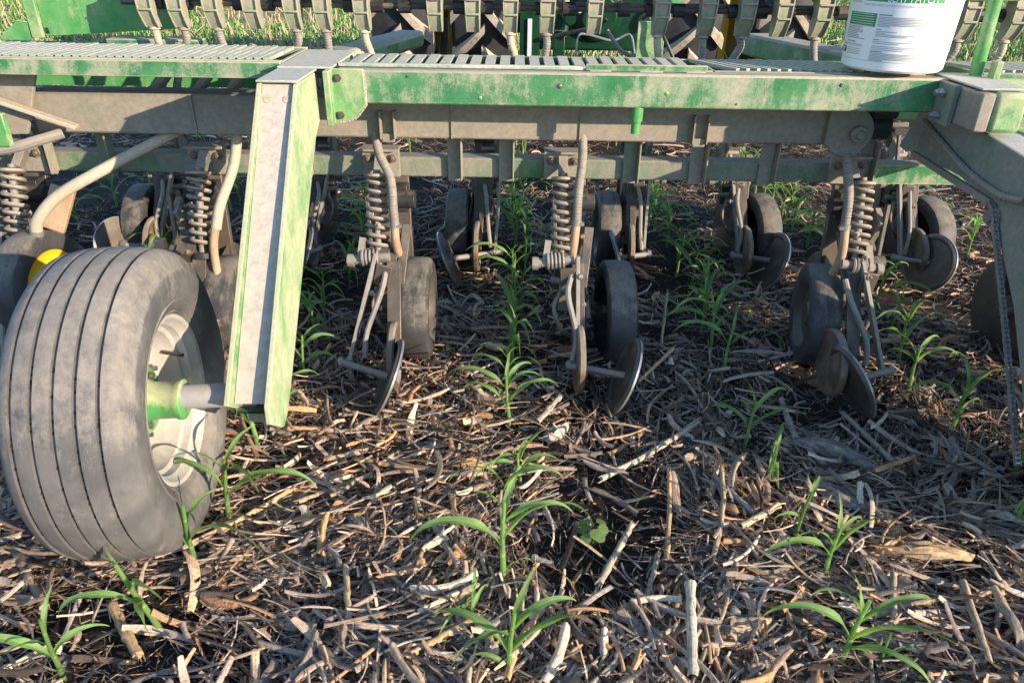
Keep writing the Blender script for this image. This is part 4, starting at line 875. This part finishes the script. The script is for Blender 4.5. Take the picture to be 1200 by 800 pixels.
# front rank
FY = .98
opener(-2.25, -1, FY, hose=None, sp=False)
opener(-1.51, -1, FY, cw=(.20, 2.06, .128), cwn=(1, -.6, .3), hose=None, sp=False, bar=(-.02, .05))
opener(-.83, -1, FY, hose=None, sp=False, bar=(-.02, .05))
opener(-.10, -1, FY, cw=(.17, 1.96, .128), cwn=(1, .05, .42), hose=None, sp=False, bar=(-.04, -.02))
opener(.57, -1, FY, hose=None, sp=False, bar=(-.02, .0), cw=(.12, 2.0, .128), cwn=(1, .0, .3))
opener(.95, 1, FY, cw=(.155, 2.0, .128), cwn=(1, .15, -.4), hose=None, sp=False, bar=(.0, .04), gyaw=.15)
opener(1.70, 1, FY, cw=(.08, 1.98, .135), cwn=(1, .35, -.3), hose=None, sp=False, bar=(-.02, .0), gyaw=.2)

# ------------------------------------------------------------------ bucket
BC = Vector((1.064, 2.238, 1.0225)); R0, R1, BH = .1325, .1515, .375
g = G(); g.use('bucket')
g.lathe([(0, .0), (0, R0 - .006), (.006, R0), (.29, R0 + (R1 - R0) * .77), (.292, R1 + .002), (.297, R1 + .002), (.299, R1 - .002), (.33, R1 - .001), (.332, R1 + .004), (.337, R1 + .004), (.339, R1), (.365, R1 + .001), (.375, R1 - .001), (.375, R1 - .006), (.10, R0 - .0005), (.10, 0)][:16], BC, (0, 0, 1), 72)
bk = obj('plastic_bucket', g, at=tuple(BC), smooth=30)
tag(bk, 'white plastic bucket with green and grey printed label standing on the walkway', 'bucket')
g = G(); g.use('bucket'); g.lathe([(.376, 0), (.376, R1 + .004), (.362, R1 + .007), (.360, R1 + .004), (.372, R1 + .003)][::-1], BC, (0, 0, 1), 72); obj('lid', g, None, bk)
hp = [(BC.x + math.cos(a) * (R1 + .012), BC.y + .05 * math.sin(a), BC.z + .30 + .0 - .03 * math.sin(a)) for a in np.linspace(0, PI, 30)]
g = G(); g.use('chain'); g.tube([(p[0], BC.y + (R1 + .012) * math.sin(a), BC.z + .31 - .02 * math.sin(a)) for p, a in zip(hp, np.linspace(0, PI, 30))], .002, 6); obj('wire_handle', g, None, bk)
AC = math.atan2(-BC.x, -BC.y)      # direction from the bucket toward the photographer
def wrap(u, h, off=.0006):
    """u metres to the right on the facing side, h metres up"""
    h = .9766 * h - .0065
    r = R0 + (R1 - R0) * h / BH + off; a = u / r; d = Vector((BC.x, BC.y, 0)).normalized(); n = -d; rt = Vector((d.y, -d.x, 0))
    v = n * math.cos(a) + rt * math.sin(a)
    return (BC.x + v.x * r, BC.y + v.y * r, BC.z + h)
def patch(g, u0, u1, h0, h1, off=.0006, n=None):
    n = n or max(2, int(abs(u1 - u0) / .006)); vs = []
    for i in range(n + 1):
        u = u0 + (u1 - u0) * i / n; vs += [wrap(u, h0, off), wrap(u, h1, off)]
    g.add(vs, [(2 * i, 2 * i + 2, 2 * i + 3, 2 * i + 1) for i in range(n)])
RB = .142
def U(px): return math.asin(max(-.98, min(.98, (px - 1053.5) / 57.5))) * RB
def label_part(name, m, items, off=.0006):
    g = G(); g.use(m)
    for it in items: patch(g, *it, off=off)
    return obj(name, g, None, bk, smooth=60)
label_part('label_banner', 'ink_green', [(U(1014), U(1090), .185, .235)])
label_part('label_square', 'ink_green', [(U(1001.5), U(1029), .121, .155)])
label_part('label_picture', 'ink_pale', [(U(1000), U(1010), .178, .21)])
rr = random.Random(5); lines = []
for h in (.1535, .1475, .1415, .1355, .1295, .1235): lines.append((U(1003), U(1003 + rr.uniform(20, 24.5)), h - .0022, h - .0008))
label_part('printed_lines', 'ink_pale', lines, .0011)
def block(x0, x1s, h0, step, n, th=.0018):
    return [(U(x0), U(x1s if i < n - 1 else x0 + (x1s - x0) * rr.uniform(.25, .7)), h0 - i * step - th, h0 - i * step) for i in range(n)]
ln = block(1031, 1080, .148, .0038, 7, .0020) + block(1031, 1052, .112, .004, 2) + block(1031, 1079, .104, .0038, 2) + block(1030, 1079, .086, .0045, 2, .0016) + block(1030, 1079, .074, .0042, 3, .0016) + block(1029.5, 1077, .056, .0036, 6, .002)
label_part('printed_lines', 'ink_grey', ln)
label_part('printed_lines', 'ink_navy', [(U(1031), U(1044), .1515, .1535), (U(1031), U(1036), .1155, .117), (U(1030), U(1036), .0895, .091), (U(1029.5), U(1042), .0585, .0605)])
ln = []
for i in range(8): ln.append((U(1001), U(1001 + rr.uniform(11, 21)), .1165 - i * .0042, .1165 - i * .0042 + .0022))
ln += [(U(1003), U(1012), .077, .0805), (U(999), U(1020), .0715, .073), (U(1000), U(1020), .068, .0695)]
for i in range(4): ln.append((U(1005), U(1019), .060 - i * .0045, .0615 - i * .0045))
label_part('printed_lines', 'ink_grey', ln); label_part('printed_rule', 'ink_grey', [(U(997), U(1080), .0335, .0347)])
label_part('label_emblem', 'ink_navy', [(U(997.2), U(1003), .047, .062)])
label_part('label_emblem', 'ink_white', [(U(999.2), U(1000.6), .049, .060), (U(998.4), U(1001.6), .057, .059)], .0011)
def text(body, name, m, u0, h, size, off, shear=0, width=None):
    cu = bpy.data.curves.new(name, 'FONT'); cu.body = body; cu.size = size; cu.shear = shear; cu.resolution_u = 3
    t = bpy.data.objects.new(name, cu); COL.objects.link(t); bpy.context.view_layer.update()
    me = bpy.data.meshes.new_from_object(t.evaluated_get(bpy.context.evaluated_depsgraph_get())); bpy.data.objects.remove(t)
    xs_ = [v.co.x for v in me.vertices]; k = (width / (max(xs_) - min(xs_))) if width else 1
    for v in me.vertices: v.co = Vector(wrap(u0 + v.co.x * k, h + v.co.y, off)) - Vector(BC)
    me.materials.clear(); me.materials.append(M[m]); o = bpy.data.objects.new(name, me); link(o, bk, tuple(BC))
text('SLAT PATCH', 'label_title', 'ink_white', U(1036), .184, .040, .0012, .15, U(1084) - U(1036))
text('FAST SETTING and EXCEPTIONAL DURABILITY', 'label_subtitle', 'ink_grey', U(1014), .1735, .0075, .0012, .1, U(1084) - U(1014))

# ------------------------------------------------------------------ tractor beyond
TX, TY = .62, 7.0
T = thing('tractor', (TX, TY, 0), 'green tractor with dual lugged rear tyres hitched in front of the drill', 'tractor')
def lug_tyre(cx):
    g = G(); g.use('rubber_tractor'); RR = .86; w2 = .25
    g.lathe([(-.2, .50), (-w2, .62), (-w2, .74), (-w2 + .03, RR - .045), (-.1, RR - .01), (0, RR), (.1, RR - .01), (w2 - .03, RR - .045), (w2, .74), (w2, .62), (.2, .50)], (cx, TY, .88), (1, 0, 0), 72, cap=False)
    t = obj('rear_tyre', g, None, T, at=(cx, TY, .88))
    lg = G(); lg.use('lug'); N = 17
    for side in (-1, 1):
        for k in range(N):
            a0 = 2 * PI * (k + (.5 if side > 0 else 0)) / N; vs = []
            for q in range(6):
                tt = q / 5; x = side * (-.012 + tt * (w2 + .012)); a = a0 + tt * .30 ; hgt = RR + .055 - .05 * tt ** 3; wd = (.075 + .035 * tt) / 2 / RR
                for da, rr_ in ((-wd, RR - .06 - .02 * tt), (-wd * .75, hgt), (wd * .75, hgt), (wd, RR - .06 - .02 * tt)):
                    vs.append((cx + x, TY + math.cos(a + da) * rr_, .88 + math.sin(a + da) * rr_))
            lg.add(vs, [(4 * q + j, 4 * q + j + 1, 4 * q + j + 5, 4 * q + j + 4) for q in range(5) for j in range(3)] + [(0, 3, 2, 1), (20, 21, 22, 23)])
    obj('tread_lugs', lg, None, t, at=(cx, TY, .88), smooth=30)
    r = G(); r.use('yellow'); r.lathe([(-.19, .50), (-.2, .52), (-.2, .48), (-.12, .46), (-.06, .40), (-.04, .0)], (cx, TY, .88), (1, 0, 0), 40, cap=False); r.lathe([(.04, 0), (.06, .40), (.12, .46), (.2, .48), (.2, .52), (.19, .5)], (cx, TY, .88), (1, 0, 0), 40, cap=False)
    obj('wheel_rim', r, None, t, at=(cx, TY, .88))
for cx in (-.90, -.26, 1.35, 2.10): lug_tyre(cx)
g = G(); g.use('yellow'); g.cyl((-1.15, TY, .88), (2.4, TY, .88), .16, 24); obj('axle_shaft', g, None, T)
g = G(); g.use('green_dark'); g.bb(.15, 1.12, 6.3, 7.6, .55, 1.25); g.cyl((-.1, 7.0, .88), (1.3, 7.0, .88), .28, 28); g.lathe([(0, .20), (.05, .20), (.06, .16), (.1, .15)], (.63, 6.3, .82), (0, -1, 0), 28); obj('rear_housing', g, None, T, bev=.02)
g = G(); g.use('green_dark'); g.bb(.02, .16, 5.6, 5.62, .55, .97); obj('hitch_plate', g, None, T, bev=.004)
g = G(); g.use('blue_tag'); g.bb(.075, .105, 5.58, 5.594, .5, .84); obj('strap', g, None, T)
for x, s in ((.30, 1), (.98, -1)):
    g = G(); g.use('green_dark'); g.tube(curve([(x - s * .03, 5.9, 1.3), (x, 5.85, 1.05), (x, 5.8, .90), (x + s * .05, 5.75, .82), (x + s * .02, 5.7, .6), (x + s * .02, 5.7, .4)]), .022, 8)
    g.lathe([(0, .04), (.03, .04), (.03, .02)], (x + s * .08, 5.74, .83), (0, -1, 0), 16); obj('lift_arm', g, None, T)
    g = G(); g.use('green_dark'); g.bb(x - .04, x + .04, 5.62, 5.70, .45, .76); obj('link_bracket', g, None, T, bev=.004)
g = G(); g.use('green_faded'); g.bb(.80, .98, 5.3, 5.32, .5, .86); obj('manual_panel', g, None, T, bev=.003)
g = G(); g.use('chain'); g.tube(curve([(.42, 5.6, .50), (.43, 5.6, .72), (.5, 5.62, .74), (.68, 5.66, .70), (.80, 5.66, .74), (.84, 5.6, .62)]), .008, 6); obj('wire_guard', g, None, T)
g = G(); g.use('hose_grey'); g.tube(curve([(.62, 5.5, .78), (.72, 5.45, .66), (.85, 5.4, .60), (.95, 5.3, .52)]), .014, 8); obj('hydraulic_hose', g, None, T)
g = G(); g.use('black'); g.tube(curve([(.82, 5.25, .88), (.86, 5.2, .93), (.90, 5.25, .88), (.98, 5.2, .74), (1.06, 5.2, .60)]), .012, 8); obj('hydraulic_hose', g, None, T)
g = G(); g.use('black'); g.tube(curve([(.2, 5.55, .72), (.35, 5.5, .76), (.5, 5.45, .80), (.6, 5.4, .86)]), .014, 8); obj('hydraulic_hose', g, None, T)
for x, z in ((.36, .93), (.56, .94), (.60, .84), (.46, .87)):
    g = G(); g.use('silver'); g.lathe([(0, .022), (.03, .022), (.03, .014), (.06, .014)], (x, 6.0, z), (0, -1, 0), 12); obj('coupler', g, None, T)
g = G(); g.use('green_lit'); g.prism([(.02, 1.0), (.10, 1.0), (.16, .90), (.05, .93)], 1, 6.0, 6.05); g.bb(.22, .27, 5.95, 6.0, .90, 1.05); g.lathe([(0, .06), (.03, .06)], (1.16, 6.0, .98), (0, -1, 0), 16); obj('bright_bracket', g, None, T, bev=.004)
g = G(); g.use('yellow'); g.bb(-.57, -.45, 6.7, 6.75, .3, 1.1); obj('rim_spacer', g, None, T); g = G(); g.use('yellow'); g.bb(1.70, 1.76, 6.7, 6.75, .3, 1.1); obj('rim_spacer', g, None, T)
